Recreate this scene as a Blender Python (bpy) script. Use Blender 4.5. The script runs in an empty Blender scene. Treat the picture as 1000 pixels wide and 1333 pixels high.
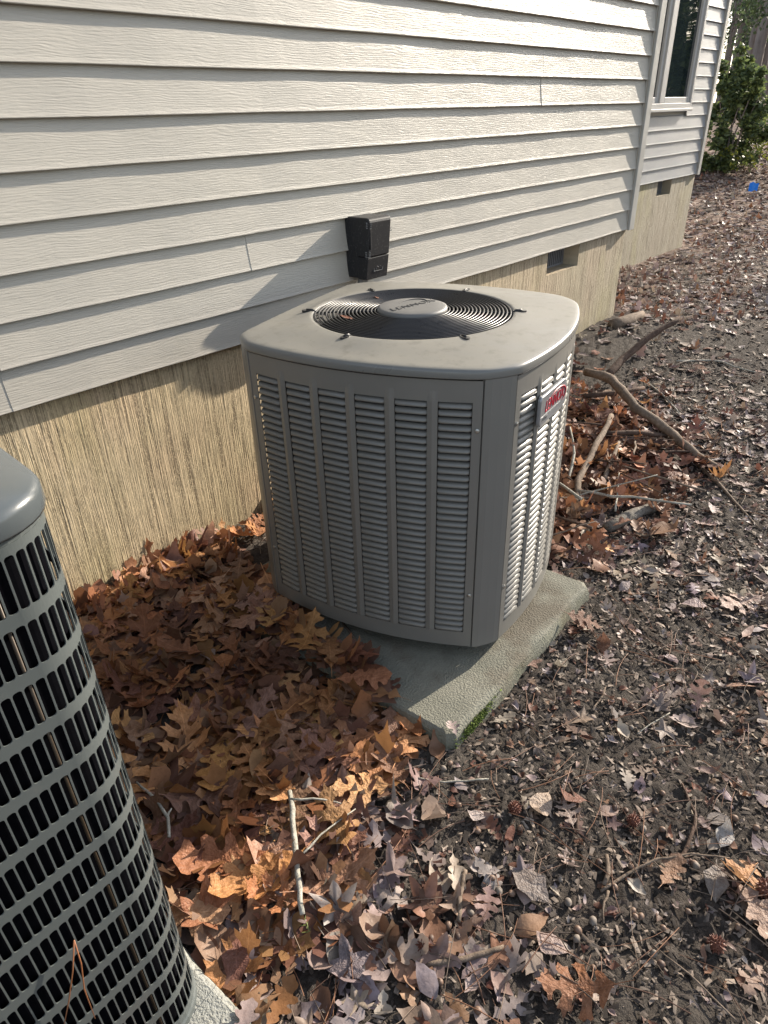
import bpy, bmesh, math, random
import numpy as np
from mathutils import Vector, Matrix

random.seed(7); rng = np.random.default_rng(7)
scene = bpy.context.scene
col = scene.collection

# ------------------------------------------------------------------ camera
# world: X runs along the house wall, Y points into the wall, Z up; pad top is z = 0
CAMH = 1.41
F = 890.0; PX, PY = 500.0, 666.5
CR = np.array([[0.660, -0.393, 0.640], [-0.751, -0.316, 0.579], [-0.025, -0.863, -0.504]])
_u, _s, _v = np.linalg.svd(CR); CR = _u @ _v                      # exact rotation (columns: right, down, forward)
CAM = np.array([0.0, 0.0, CAMH])
cam = bpy.data.cameras.new("camera"); cam_o = bpy.data.objects.new("camera", cam); col.objects.link(cam_o)
r_, d_, f_ = CR[:, 0], CR[:, 1], CR[:, 2]
cam_o.matrix_world = Matrix(((r_[0], -d_[0], -f_[0], 0), (r_[1], -d_[1], -f_[1], 0), (r_[2], -d_[2], -f_[2], CAMH), (0, 0, 0, 1)))
cam.sensor_fit = 'VERTICAL'; cam.sensor_height = 36.0; cam.sensor_width = 27.0
cam.lens = F / 1333.0 * 36.0
cam.clip_start = 0.02; cam.clip_end = 600
scene.camera = cam_o

# ------------------------------------------------------------------ light
SUN = Vector((6.5, -1.10, 2.80)).normalized()
world = bpy.data.worlds.new("World"); scene.world = world; world.use_nodes = True
nt = world.node_tree; nt.nodes.clear()
sky = nt.nodes.new('ShaderNodeTexSky'); sky.sky_type = 'NISHITA'; sky.sun_disc = False
sky.sun_elevation = math.asin(SUN.z); sky.sun_rotation = math.atan2(SUN.x, SUN.y)
sky.air_density = 1.0; sky.dust_density = 1.2; sky.ozone_density = 0.5
bg = nt.nodes.new('ShaderNodeBackground'); bg.inputs['Strength'].default_value = 0.15
wo = nt.nodes.new('ShaderNodeOutputWorld')
hs_ = nt.nodes.new('ShaderNodeHueSaturation'); hs_.inputs['Saturation'].default_value = 0.62       # thin winter haze: a paler blue
nt.links.new(sky.outputs[0], hs_.inputs['Color']); nt.links.new(hs_.outputs[0], bg.inputs[0]); nt.links.new(bg.outputs[0], wo.inputs[0])
sun = bpy.data.lights.new("sun", 'SUN'); sun.energy = 4.7; sun.angle = math.radians(0.55); sun.color = (1.0, 0.90, 0.76)
sun_o = bpy.data.objects.new("sun", sun); col.objects.link(sun_o); sun_o.location = (20, -3, 12)
sun_o.rotation_euler = (-SUN).to_track_quat('-Z', 'Y').to_euler()
scene.view_settings.view_transform = 'Standard'; scene.view_settings.look = 'None'
scene.view_settings.exposure = 1.14; scene.view_settings.gamma = 1.0; scene.view_settings.use_curve_mapping = False
scene.cycles.max_bounces = 8; scene.cycles.diffuse_bounces = 4; scene.cycles.glossy_bounces = 4

# ------------------------------------------------------------------ terrain and pixel helpers
_sd = np.random.default_rng(3)
_W = [(_sd.uniform(0, 2 * math.pi), f, _sd.uniform(0, 6.28)) for f in (0.7, 1.1, 1.9, 3.1, 5.0, 8.0, 13, 19, 27, 38)]
def bumps(x, y, lo=0, hi=10):
    z = 0
    for a, f, p in _W[lo:hi]:
        z = z + np.sin(f * (x * math.cos(a) + y * math.sin(a)) + p + 1.3 * np.sin(0.6 * f * (y * math.cos(a) - x * math.sin(a)) + 2 * p)) / f
    return z
def sstep(a, b, t):
    t = np.clip((t - a) / (b - a), 0, 1); return t * t * (3 - 2 * t)
def drift(x, y):      # 1 inside the leaf drift between the two units and the wall
    low = 0.58 + 0.17 * sstep(0.50, 0.80, x) + 0.025 * np.sin(x * 14)
    return sstep(0.0, 0.12, y - low) * sstep(1.42, 1.05, x - 0.55 * sstep(1.2, 1.9, y)) * sstep(-1.2, -0.6, x)
def gz(x, y):
    x = np.asarray(x, float); y = np.asarray(y, float)
    z = -0.05 + 0.010 * bumps(x, y, 0, 4) + 0.012 * bumps(x, y, 4, 8)
    z = z + 0.028 * drift(x, y) * sstep(0.6, 1.9, y)
    z = z + 0.19 * np.exp(-((x - 4.5) ** 2) / 1.2 - ((y - 2.0) ** 2) / 0.55)
    z = z + 0.06 * np.exp(-((x - 2.6) ** 2) / 0.25 - ((y - 1.45) ** 2) / 0.12)
    z = z - 0.06 * sstep(6, 8, x) * sstep(2.0, 3.0, y) * sstep(11, 9, x)
    d = np.hypot(x, y)
    z = z + 1.33 * np.clip((d - 10.0) / 17.0, 0, 1) ** 1.15 * (1 + 0.03 * bumps(x, y, 0, 2))
    return z
def ray(px, py): return CR @ np.array([px - PX, py - PY, F])
def at_z(px, py, z):
    v = ray(px, py); return CAM + v * ((z - CAMH) / v[2])
def at_y(px, py, Y):
    v = ray(px, py); return CAM + v * (Y / v[1])
def gp(px, py, lift=0.0):          # the ground under a pixel
    v = ray(px, py); v = v / np.linalg.norm(v); t = 0.3; p = CAM
    while t < 60:
        p = CAM + v * t
        if p[2] < float(gz(p[0], p[1])) + lift: break
        t += 0.01 if t < 6 else 0.05
    return p

# ------------------------------------------------------------------ mesh helpers
def tag(o, label=None, cat=None, group=None, kind=None):
    if label: o['label'] = label
    if cat: o['category'] = cat
    if group: o['group'] = group
    if kind: o['kind'] = kind
    return o
def empty(name, loc=(0, 0, 0), rz=0.0):
    o = bpy.data.objects.new(name, None); col.objects.link(o); o.location = loc; o.rotation_euler = (0, 0, rz)
    o.empty_display_size = 0.1
    return o
def link(name, me, mat=None, parent=None):
    o = bpy.data.objects.new(name, me); col.objects.link(o)
    if mat and not me.materials: me.materials.append(mat)
    if parent: o.parent = parent
    return o
class MB:
    def __init__(s): s.v = []; s.f = []
    def add(s, vs, fs):
        n = len(s.v); s.v += [tuple(map(float, p)) for p in vs]; s.f += [tuple(i + n for i in f) for f in fs]; return s
    def box(s, a, b, rot=None, org=None):
        x0, y0, z0 = a; x1, y1, z1 = b
        vs = [(x0, y0, z0), (x1, y0, z0), (x1, y1, z0), (x0, y1, z0), (x0, y0, z1), (x1, y0, z1), (x1, y1, z1), (x0, y1, z1)]
        return s.add(vs, [(3, 2, 1, 0), (4, 5, 6, 7), (0, 1, 5, 4), (1, 2, 6, 5), (2, 3, 7, 6), (3, 0, 4, 7)])
    def tube(s, pts, rad, n=8, cap=True, closed=False, jit=0.0):
        pts = [Vector(p) for p in pts]; m = len(pts)
        if not hasattr(rad, '__len__'): rad = [rad] * m
        up = Vector((0, 0, 1)); vs = []; prev = None
        for i, p in enumerate(pts):
            if closed: t = pts[(i + 1) % m] - pts[i - 1]
            else: t = pts[min(i + 1, m - 1)] - pts[max(i - 1, 0)]
            t.normalize()
            a = prev if prev is not None else (up if abs(t.dot(up)) < 0.9 else Vector((1, 0, 0)))
            u = (a - t * a.dot(t)).normalized(); w = t.cross(u); prev = u
            for k in range(n):
                q = 2 * math.pi * k / n; rr = rad[i] * (1 + (random.uniform(-jit, jit) if jit else 0))
                vs.append(p + u * (math.cos(q) * rr) + w * (math.sin(q) * rr))
        fs = []
        for i in range(m if closed else m - 1):
            for k in range(n):
                a = i * n + k; b = i * n + (k + 1) % n; j = (i + 1) % m
                fs.append((a, b, j * n + (k + 1) % n, j * n + k))
        if cap and not closed: fs += [tuple(range(n - 1, -1, -1)), tuple((m - 1) * n + k for k in range(n))]
        return s.add(vs, fs)
    def rings(s, rings, cap0=False, cap1=False):
        n = len(rings[0]); vs = [p for r in rings for p in r]; fs = []
        for i in range(len(rings) - 1):
            for k in range(n): fs.append((i * n + k, i * n + (k + 1) % n, (i + 1) * n + (k + 1) % n, (i + 1) * n + k))
        if cap0: fs.append(tuple(range(n - 1, -1, -1)))
        if cap1: fs.append(tuple((len(rings) - 1) * n + k for k in range(n)))
        return s.add(vs, fs)
    def mesh(s, name, smooth=False):
        me = bpy.data.meshes.new(name); me.from_pydata(s.v, [], s.f); me.update()
        if smooth: me.polygons.foreach_set('use_smooth', [True] * len(me.polygons))
        return me
    def build(s, name, mat, parent=None, smooth=False, bevel=0.0, solid=0.0, weld=False, segs=2):
        me = s.mesh(name, smooth); o = link(name, me, mat, parent)
        if weld: o.modifiers.new('weld', 'WELD').merge_threshold = 0.0002
        if solid:
            m = o.modifiers.new('solid', 'SOLIDIFY'); m.thickness = solid; m.offset = -1
        if bevel:
            m = o.modifiers.new('bevel', 'BEVEL'); m.width = bevel; m.segments = segs; m.limit_method = 'ANGLE'; m.angle_limit = math.radians(40)
        return o
def fast_mesh(name, verts, tris, colors=None, smooth=False):
    me = bpy.data.meshes.new(name); nv, nf = len(verts), len(tris)
    me.vertices.add(nv); me.vertices.foreach_set('co', np.asarray(verts, np.float32).ravel())
    me.loops.add(nf * 3); me.loops.foreach_set('vertex_index', np.asarray(tris, np.int32).ravel())
    me.polygons.add(nf); me.polygons.foreach_set('loop_start', np.arange(0, nf * 3, 3, dtype=np.int32))
    if smooth: me.polygons.foreach_set('use_smooth', np.ones(nf, bool))
    me.update(calc_edges=True); me.validate()
    if colors is not None:
        at = me.attributes.new('tint', 'FLOAT_COLOR', 'POINT')
        c = np.ones((nv, 4), np.float32); c[:, :3] = colors; at.data.foreach_set('color', c.ravel())
    return me

# ------------------------------------------------------------------ materials
class N:
    """small node-tree builder"""
    def __init__(s, name, rough=0.6, spec=0.5, metal=0.0):
        s.m = bpy.data.materials.new(name); s.m.use_nodes = True; s.t = s.m.node_tree
        s.b = s.t.nodes['Principled BSDF']; s.b.inputs['Roughness'].default_value = rough
        s.b.inputs['Specular IOR Level'].default_value = spec; s.b.inputs['Metallic'].default_value = metal
    def n(s, typ, **kw):
        o = s.t.nodes.new(typ)
        for k, v in kw.items(): setattr(o, k, v)
        return o
    def l(s, a, b): s.t.links.new(a, b)
    def coord(s, scale=(1, 1, 1), kind='Object', rot=(0, 0, 0)):
        c = s.n('ShaderNodeTexCoord'); mp = s.n('ShaderNodeMapping')
        mp.inputs['Scale'].default_value = scale; mp.inputs['Rotation'].default_value = rot
        s.l(c.outputs[kind], mp.inputs[0]); return mp.outputs[0]
    def noise(s, vec, scale=5, detail=4, rough=0.55, dist=0.0):
        o = s.n('ShaderNodeTexNoise'); o.inputs['Scale'].default_value = scale; o.inputs['Detail'].default_value = detail
        o.inputs['Roughness'].default_value = rough; o.inputs['Distortion'].default_value = dist
        if vec is not None: s.l(vec, o.inputs['Vector'])
        return o.outputs[0]
    def ramp(s, fac, stops, interp='LINEAR'):
        o = s.n('ShaderNodeValToRGB'); o.color_ramp.interpolation = interp; e = o.color_ramp.elements
        while len(e) > 1: e.remove(e[0])
        e[0].position = stops[0][0]; e[0].color = (*stops[0][1], 1)
        for p, c in stops[1:]:
            q = e.new(p); q.color = (*c, 1)
        s.l(fac, o.inputs[0]); return o.outputs[0]
    def mix(s, fac, a, b, mode='MIX'):
        o = s.n('ShaderNodeMix', data_type='RGBA', blend_type=mode)
        for i, x in ((0, fac), (6, a), (7, b)):
            if isinstance(x, (int, float)): o.inputs[i].default_value = x
            elif isinstance(x, tuple): o.inputs[i].default_value = (*x, 1)
            else: s.l(x, o.inputs[i])
        return o.outputs[2]
    def math(s, op, a, b=None):
        o = s.n('ShaderNodeMath', operation=op)
        for i, x in ((0, a), (1, b)):
            if x is None: continue
            if isinstance(x, (int, float)): o.inputs[i].default_value = x
            else: s.l(x, o.inputs[i])
        return o.outputs[0]
    def rng(s, v, a, b, c, d):
        o = s.n('ShaderNodeMapRange'); s.l(v, o.inputs[0])
        for i, x in enumerate((a, b, c, d)): o.inputs[i + 1].default_value = x
        return o.outputs[0]
    def bump(s, h, strength=0.3, dist=0.01, base=None):
        o = s.n('ShaderNodeBump'); o.inputs['Strength'].default_value = strength; o.inputs['Distance'].default_value = dist
        s.l(h, o.inputs['Height'])
        if base is not None: s.l(base, o.inputs['Normal'])
        return o.outputs[0]
    def color(s, c):
        if isinstance(c, tuple): s.b.inputs['Base Color'].default_value = (*c, 1)
        else: s.l(c, s.b.inputs['Base Color'])
    def rough(s, r): s.l(r, s.b.inputs['Roughness'])
    def normal(s, n): s.l(n, s.b.inputs['Normal'])
def simple(name, c, rough=0.5, metal=0.0, spec=0.5, var=0.12, scale=20):
    m = N(name, rough, spec, metal); v = m.coord()
    f = m.noise(v, scale, 5)
    m.color(m.mix(f, tuple(x * (1 - var) for x in c), tuple(min(1, x * (1 + var)) for x in c)))
    m.rough(m.rng(f, 0.3, 0.7, max(0.03, rough - 0.08), min(1, rough + 0.1)))
    return m.m

def mat_siding(name, base, grain):
    m = N(name, 0.42, 0.4); g = m.coord()
    big = m.noise(m.coord((0.6, 1, 2.2)), 2.2, 5)
    oi = m.n('ShaderNodeObjectInfo')
    c = m.mix(big, tuple(x * 0.90 for x in base), tuple(x * 1.06 for x in base))
    c = m.mix(m.rng(oi.outputs['Random'], 0, 1, 0, 0.10), c, (base[0] * .9, base[1] * .9, base[2] * .84))
    streak = m.noise(m.coord((5, 1, 0.7)), 3.0, 4)
    c = m.mix(m.rng(streak, 0.56, 0.78, 0, 0.16), c, (base[0] * .72, base[1] * .74, base[2] * .64))
    speck = m.noise(g, 95, 2)
    c = m.mix(m.rng(speck, 0.765, 0.80, 0, 0.55), c, (0.10, 0.095, 0.07))
    m.color(c)
    # embossed wood grain: short wavering ridges that run along the board
    w = m.coord((15, 1, 150)); d1 = m.noise(w, 1.0, 3, 0.6, 0.9)
    w2 = m.coord((34, 1, 330)); d2 = m.noise(w2, 1.0, 2, 0.5, 0.5)
    cath = m.n('ShaderNodeTexWave', wave_type='BANDS', bands_direction='Z'); cath.inputs['Scale'].default_value = 30
    cath.inputs['Distortion'].default_value = 16; cath.inputs['Detail'].default_value = 2; cath.inputs['Detail Scale'].default_value = 0.55
    m.l(m.coord((0.35, 1, 1.4)), cath.inputs['Vector'])
    h = m.math('ADD', m.math('ADD', d1, m.math('MULTIPLY', d2, 0.5)), m.math('MULTIPLY', cath.outputs['Fac'], 0.22))
    b = m.bump(h, grain, 0.0016)
    dent = m.noise(m.coord((1.3, 1, 4)), 2.0, 2)
    m.normal(m.bump(dent, 0.25, 0.012, b))
    m.rough(m.rng(d1, 0.3, 0.7, 0.36, 0.52))
    return m.m
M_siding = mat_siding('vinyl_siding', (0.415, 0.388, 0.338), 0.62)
M_siding_shaded = mat_siding('vinyl_siding_smooth_shaded', (0.27, 0.275, 0.28), 0.16)  # far wall: same siding, its shade put into a darker, bluer colour; fainter grain
M_trim = simple('vinyl_trim', (0.38, 0.365, 0.33), 0.45, var=0.08, scale=12)
M_frame = simple('window_vinyl', (0.40, 0.39, 0.37), 0.4, var=0.06, scale=9)

def mat_foundation():
    m = N('striated_concrete', 0.9, 0.2)
    big = m.noise(m.coord((1, 1, 0.9)), 1.7, 5, 0.6)
    base = m.ramp(big, [(0.28, (0.50, 0.415, 0.26)), (0.5, (0.63, 0.515, 0.335)), (0.72, (0.69, 0.555, 0.37))])
    pink = m.noise(m.coord((1.1, 1, 0.7), rot=(0.3, 0.2, 0.5)), 1.4, 3)
    base = m.mix(m.rng(pink, 0.50, 0.68, 0, 0.45), base, (0.62, 0.40, 0.27))
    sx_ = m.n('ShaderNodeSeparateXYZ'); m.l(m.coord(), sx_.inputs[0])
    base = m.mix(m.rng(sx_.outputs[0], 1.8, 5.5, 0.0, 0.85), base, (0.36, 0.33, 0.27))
    alg = m.noise(m.coord((1.4, 1, 0.55), rot=(0.1, 0.6, 0.2)), 1.9, 4)
    base = m.mix(m.rng(alg, 0.52, 0.72, 0, 0.5), base, (0.40, 0.375, 0.16))
    def groove(fx, fz, w):                                      # thin wandering vertical lines
        q = m.noise(m.coord((fx, 1, fz)), 1.0, 2, 0.5); return m.rng(m.math('ABSOLUTE', m.math('SUBTRACT', q, 0.5)), 0.0, w, 1, 0)
    g1 = groove(60, 1.3, 0.055); g2 = groove(135, 2.6, 0.09); g3 = groove(290, 7, 0.12)
    s3 = m.noise(m.coord((22, 1, 1.6)), 1.0, 3, 0.5)
    pits = m.noise(m.coord((1, 1, 0.6)), 120, 2); gr = m.noise(m.coord((1, 1, 0.55)), 210, 3, 0.6)
    g1 = m.math('MULTIPLY', g1, m.rng(s3, 0.38, 0.56, 0.15, 1)); brk = m.rng(gr, 0.32, 0.55, 0.35, 1)
    lines = m.math('MULTIPLY', m.math('MINIMUM', m.math('ADD', g1, m.math('ADD', m.math('MULTIPLY', g2, 0.55), m.math('MULTIPLY', g3, 0.25))), 1.2), brk)
    c = m.mix(m.math('MULTIPLY', lines, 0.62), base, (0.13, 0.10, 0.065))
    c = m.mix(m.rng(pits, 0.66, 0.72, 0, 0.5), c, (0.09, 0.075, 0.05))
    m.color(c)
    h = m.math('SUBTRACT', m.math('MULTIPLY', gr, 0.45), lines)
    m.normal(m.bump(h, 1.0, 0.0035))
    return m.m
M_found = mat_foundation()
def mat_pad(name, c0, c1, moss=0.0):
    m = N(name, 0.92, 0.2); f = m.noise(m.coord(), 5, 6, 0.62)
    c = m.mix(m.rng(f, 0.3, 0.7, 0, 1), c0, c1)
    fine = m.noise(m.coord(), 170, 3)
    c = m.mix(m.rng(fine, 0.42, 0.60, 0, 0.35), c, (0.14, 0.135, 0.11))
    st = m.noise(m.coord(rot=(0, 0, 1)), 3.3, 5, 0.65)
    c = m.mix(m.rng(st, 0.50, 0.62, 0, 0.7), c, (0.115, 0.095, 0.072))
    if moss:
        g = m.n('ShaderNodeNewGeometry'); sx = m.n('ShaderNodeSeparateXYZ'); m.l(g.outputs['Normal'], sx.inputs[0])
        gm = m.noise(m.coord(), 14, 4)
        side = m.rng(sx.outputs['Z'], 0.75, 0.35, 0, 1)
        c = m.mix(m.math('MULTIPLY', side, m.rng(gm, 0.42, 0.6, 0.05, moss)), c, (0.075, 0.095, 0.03))
    m.color(c)
    m.normal(m.bump(m.math('ADD', fine, m.math('MULTIPLY', f, 1.2)), 0.9, 0.006))
    return m.m
M_pad = mat_pad('pad_concrete', (0.155, 0.155, 0.125), (0.26, 0.25, 0.205), 0.18)
M_pad2 = mat_pad('pad_concrete_clean', (0.26, 0.27, 0.25), (0.34, 0.34, 0.31), 0.3)

def mat_paint(name, base, rough, dust=0.0, dustc=(0.245, 0.228, 0.185)):
    m = N(name, rough, 0.5); f = m.noise(m.coord(), 6, 5, 0.6)
    c = m.mix(f, tuple(x * .93 for x in base), tuple(x * 1.05 for x in base))
    r = m.rng(f, 0.3, 0.7, rough - 0.05, rough + 0.08)
    if dust:
        g = m.n('ShaderNodeNewGeometry'); sx = m.n('ShaderNodeSeparateXYZ'); m.l(g.outputs['Normal'], sx.inputs[0])
        d = m.noise(m.coord(), 3.2, 7, 0.66, 0.6)
        up = m.rng(sx.outputs['Z'], 0.86, 0.995, 0, 1)
        k = m.math('MULTIPLY', up, m.rng(d, 0.30, 0.62, 0.15, dust))
        c = m.mix(k, c, dustc)
        d2 = m.noise(m.coord(rot=(0, 0, 0.7)), 26, 6, 0.7)
        c = m.mix(m.math('MULTIPLY', up, m.rng(d2, 0.52, 0.68, 0, 0.45)), c, (0.11, 0.103, 0.085))
        o = m.n('ShaderNodeMix', data_type='FLOAT'); m.l(k, o.inputs[0]); m.l(r, o.inputs[2]); o.inputs[3].default_value = 0.75
        r = o.outputs[0]
    else:
        d = m.noise(m.coord((1, 1, 0.5)), 30, 6, 0.7)
        c = m.mix(m.rng(d, 0.58, 0.75, 0, 0.25), c, (0.16, 0.15, 0.13))
    m.color(c); m.rough(r)
    m.normal(m.bump(m.noise(m.coord(), 500, 2), 0.06, 0.001))
    return m.m
M_ac = mat_paint('grey_cabinet_paint', (0.172, 0.165, 0.150), 0.36)
M_lid = mat_paint('grey_lid_paint', (0.165, 0.162, 0.150), 0.30, 0.62)
M_ac2 = mat_paint('dark_cabinet_paint', (0.085, 0.096, 0.094), 0.34)
M_lid2 = mat_paint('dark_lid_paint', (0.070, 0.080, 0.084), 0.20, 0.12)
M_wire = simple('black_wire', (0.018, 0.018, 0.020), 0.33, var=0.3)
M_cap = simple('hub_cap_plastic', (0.135, 0.132, 0.125), 0.5, var=0.15)
M_capl = simple('hub_letter', (0.05, 0.05, 0.05), 0.45)
M_dark = simple('dark_inside', (0.012, 0.012, 0.013), 0.7)
M_screw = simple('screw_steel', (0.45, 0.45, 0.43), 0.3, 0.9)
M_badge = simple('badge_silver', (0.30, 0.31, 0.325), 0.38, 0.6, var=0.05)
M_red = simple('badge_red', (0.34, 0.012, 0.03), 0.35)
M_small = simple('badge_small_print', (0.05, 0.055, 0.06), 0.4)
def mat_coil(name, a, b):
    m = N(name, 0.45, 0.5, 0.3)
    w = m.noise(m.coord((300, 300, 3)), 1.0, 2)
    z = m.n('ShaderNodeTexWave', bands_direction='Z'); z.inputs['Scale'].default_value = 14; m.l(m.coord(), z.inputs['Vector'])
    m.color(m.mix(w, a, b)); m.normal(m.bump(m.math('ADD', w, m.math('MULTIPLY', z.outputs['Fac'], 0.8)), 0.5, 0.004)); return m.m
M_coil = mat_coil('coil_fins', (0.02, 0.02, 0.02), (0.07, 0.066, 0.06))
M_coil2 = simple('coil_fins_dark', (0.0035, 0.0035, 0.0045), 1.0, spec=0.0, var=0.4, scale=60)
M_coil_glint = simple('coil_edge_glint', (0.05, 0.035, 0.022), 0.45, 0.3)  # brown of the light caught on the coil edge
M_black = N('black_box_plastic', 0.5, 0.35)
_f = M_black.noise(M_black.coord(), 120, 4, 0.7); _g = M_black.noise(M_black.coord(), 18, 5, 0.7)
M_black.color(M_black.mix(M_black.math('MULTIPLY', M_black.rng(_f, 0.56, 0.70, 0, 1), M_black.rng(_g, 0.4, 0.65, 0.05, 0.6)), (0.016, 0.016, 0.018), (0.17, 0.16, 0.15)))
M_black = M_black.m
M_conduit = simple('grey_conduit', (0.16, 0.16, 0.16), 0.45)
M_galv = simple('vent_metal', (0.20, 0.20, 0.21), 0.5, 0.3)

def mat_leaf(name, src):
    m = N(name, 0.58, 0.22)
    if src == 'tint':
        a = m.n('ShaderNodeAttribute', attribute_name='tint'); c = a.outputs['Color']
    else:
        a = m.n('ShaderNodeObjectInfo'); c = a.outputs['Color']
    f = m.noise(m.coord(), 22 if src == 'tint' else 9, 5, 0.65)
    c2 = m.mix(m.rng(f, 0.30, 0.75, 0, 0.75), c, m.mix(1.0, c, (0.50, 0.42, 0.36), 'MULTIPLY'))
    sp = m.noise(m.coord(), 120 if src == 'tint' else 30, 3)
    c2 = m.mix(m.rng(sp, 0.60, 0.72, 0, 0.45), c2, m.mix(1.0, c, (0.35, 0.30, 0.28), 'MULTIPLY'))
    m.color(c2); m.rough(m.rng(f, 0.3, 0.7, 0.42, 0.68))
    m.normal(m.bump(m.math('ADD', m.noise(m.coord(), 60 if src == 'tint' else 7, 3), m.math('MULTIPLY', sp, 0.3)), 0.35, 0.004 if src == 'tint' else 0.05))
    if src != 'tint':
        sp_ = m.n('ShaderNodeSeparateXYZ'); m.l(m.coord(), sp_.inputs[0]); ay = m.math('ABSOLUTE', sp_.outputs[1])
        rib = m.rng(ay, 0.004, 0.011, 1, 0)
        fr = m.math('FRACT', m.math('MULTIPLY', m.math('SUBTRACT', sp_.outputs[0], m.math('MULTIPLY', ay, 0.75)), 7.5))
        vein = m.math('MULTIPLY', m.rng(m.math('ABSOLUTE', m.math('SUBTRACT', fr, 0.5)), 0.03, 0.075, 1, 0), 0.5)
        c2 = m.mix(m.math('MULTIPLY', m.math('MAXIMUM', rib, vein), 0.55), c2, m.mix(1.0, c2, (1.55, 1.6, 1.6), 'MULTIPLY')); m.color(c2)
    tr = m.n('ShaderNodeBsdfTranslucent'); m.l(c2, tr.inputs[0]); mx = m.n('ShaderNodeMixShader'); mx.inputs[0].default_value = 0.22
    m.l(m.b.outputs[0], mx.inputs[1]); m.l(tr.outputs[0], mx.inputs[2]); m.l(mx.outputs[0], m.t.nodes['Material Output'].inputs[0])
    return m.m
M_leaf = mat_leaf('dead_leaf', 'object'); M_litter = mat_leaf('leaf_litter', 'tint')
def mat_tint(name, rough=0.85, spec=0.2):
    m = N(name, rough, spec); a = m.n('ShaderNodeAttribute', attribute_name='tint'); f = m.noise(m.coord(), 60, 4)
    m.color(m.mix(m.rng(f, 0.3, 0.7, 0, 0.6), a.outputs['Color'], m.mix(1.0, a.outputs['Color'], (0.5, 0.46, 0.42), 'MULTIPLY'))); return m.m
M_bits = mat_tint('mulch_bits'); M_needle = mat_tint('dry_needles', 0.5, 0.4)
def mat_ground():
    m = N('soil', 0.95, 0.15)
    v = m.coord()
    f = m.noise(v, 34, 6, 0.7); b = m.noise(v, 2.2, 5, 0.6)
    soil = m.mix(m.rng(f, 0.32, 0.7, 0, 1), (0.026, 0.021, 0.018), (0.105, 0.088, 0.075))
    soil = m.mix(m.rng(b, 0.40, 0.65, 0, 0.6), soil, (0.10, 0.088, 0.075))
    vo = m.n('ShaderNodeTexVoronoi'); vo.inputs['Scale'].default_value = 13; vo.inputs['Randomness'].default_value = 1.0
    warp = m.n('ShaderNodeVectorMath', operation='ADD'); nz = m.n('ShaderNodeTexNoise'); nz.inputs['Scale'].default_value = 12; m.l(v, nz.inputs['Vector'])
    sc = m.n('ShaderNodeVectorMath', operation='SCALE'); m.l(nz.outputs['Color'], sc.inputs[0]); sc.inputs['Scale'].default_value = 0.12
    m.l(v, warp.inputs[0]); m.l(sc.outputs[0], warp.inputs[1]); m.l(warp.outputs[0], vo.inputs['Vector'])
    hs = m.n('ShaderNodeSeparateColor'); m.l(vo.outputs['Color'], hs.inputs[0])
    leafc = m.ramp(hs.outputs[0], [(0.0, (0.06, 0.04, 0.03)), (0.35, (0.16, 0.10, 0.07)), (0.7, (0.24, 0.165, 0.125)), (1.0, (0.36, 0.28, 0.23))])
    sep = m.n('ShaderNodeSeparateXYZ'); m.l(v, sep.inputs[0])
    dist = m.math('SQRT', m.math('ADD', m.math('POWER', sep.outputs[0], 2), m.math('POWER', sep.outputs[1], 2)))
    cov = m.math('MULTIPLY', m.rng(dist, 5.5, 10, 0, 0.9), m.rng(m.noise(v, 1.1, 4), 0.36, 0.5, 0.25, 1))
    m.color(m.mix(cov, soil, leafc))
    m.normal(m.bump(m.math('ADD', f, m.math('MULTIPLY', m.noise(v, 130, 4, 0.7), 0.5)), 0.9, 0.02))
    return m.m
M_ground = mat_ground()
def mat_bark(name, a, b, sc=(1, 1, 0.25), scale=40):
    m = N(name, 0.88, 0.2); f = m.noise(m.coord(sc), scale, 6, 0.65); g = m.noise(m.coord(), scale * 0.25, 3)
    m.color(m.mix(m.rng(g, 0.4, 0.65, 0, 0.4), m.mix(m.rng(f, 0.3, 0.7, 0, 1), a, b), tuple(x * 0.6 for x in a)))
    m.normal(m.bump(f, 0.8, 0.006)); return m.m
M_stick = mat_bark('stick_bark', (0.10, 0.075, 0.055), (0.26, 0.20, 0.155), (1, 1, 1), 60)
M_stick_dark = mat_bark('dark_stick_bark', (0.05, 0.032, 0.024), (0.15, 0.10, 0.075), (1, 1, 1), 60)
M_stick_pale = mat_bark('lichen_stick_bark', (0.22, 0.20, 0.16), (0.50, 0.48, 0.42), (1, 1, 1), 90)
M_log = mat_bark('grey_log_bark', (0.09, 0.08, 0.07), (0.30, 0.27, 0.23), (1, 1, 1), 80)
M_trunk = mat_bark('trunk_bark', (0.13, 0.105, 0.095), (0.30, 0.255, 0.235), (1, 1, 0.15), 9)

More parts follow.
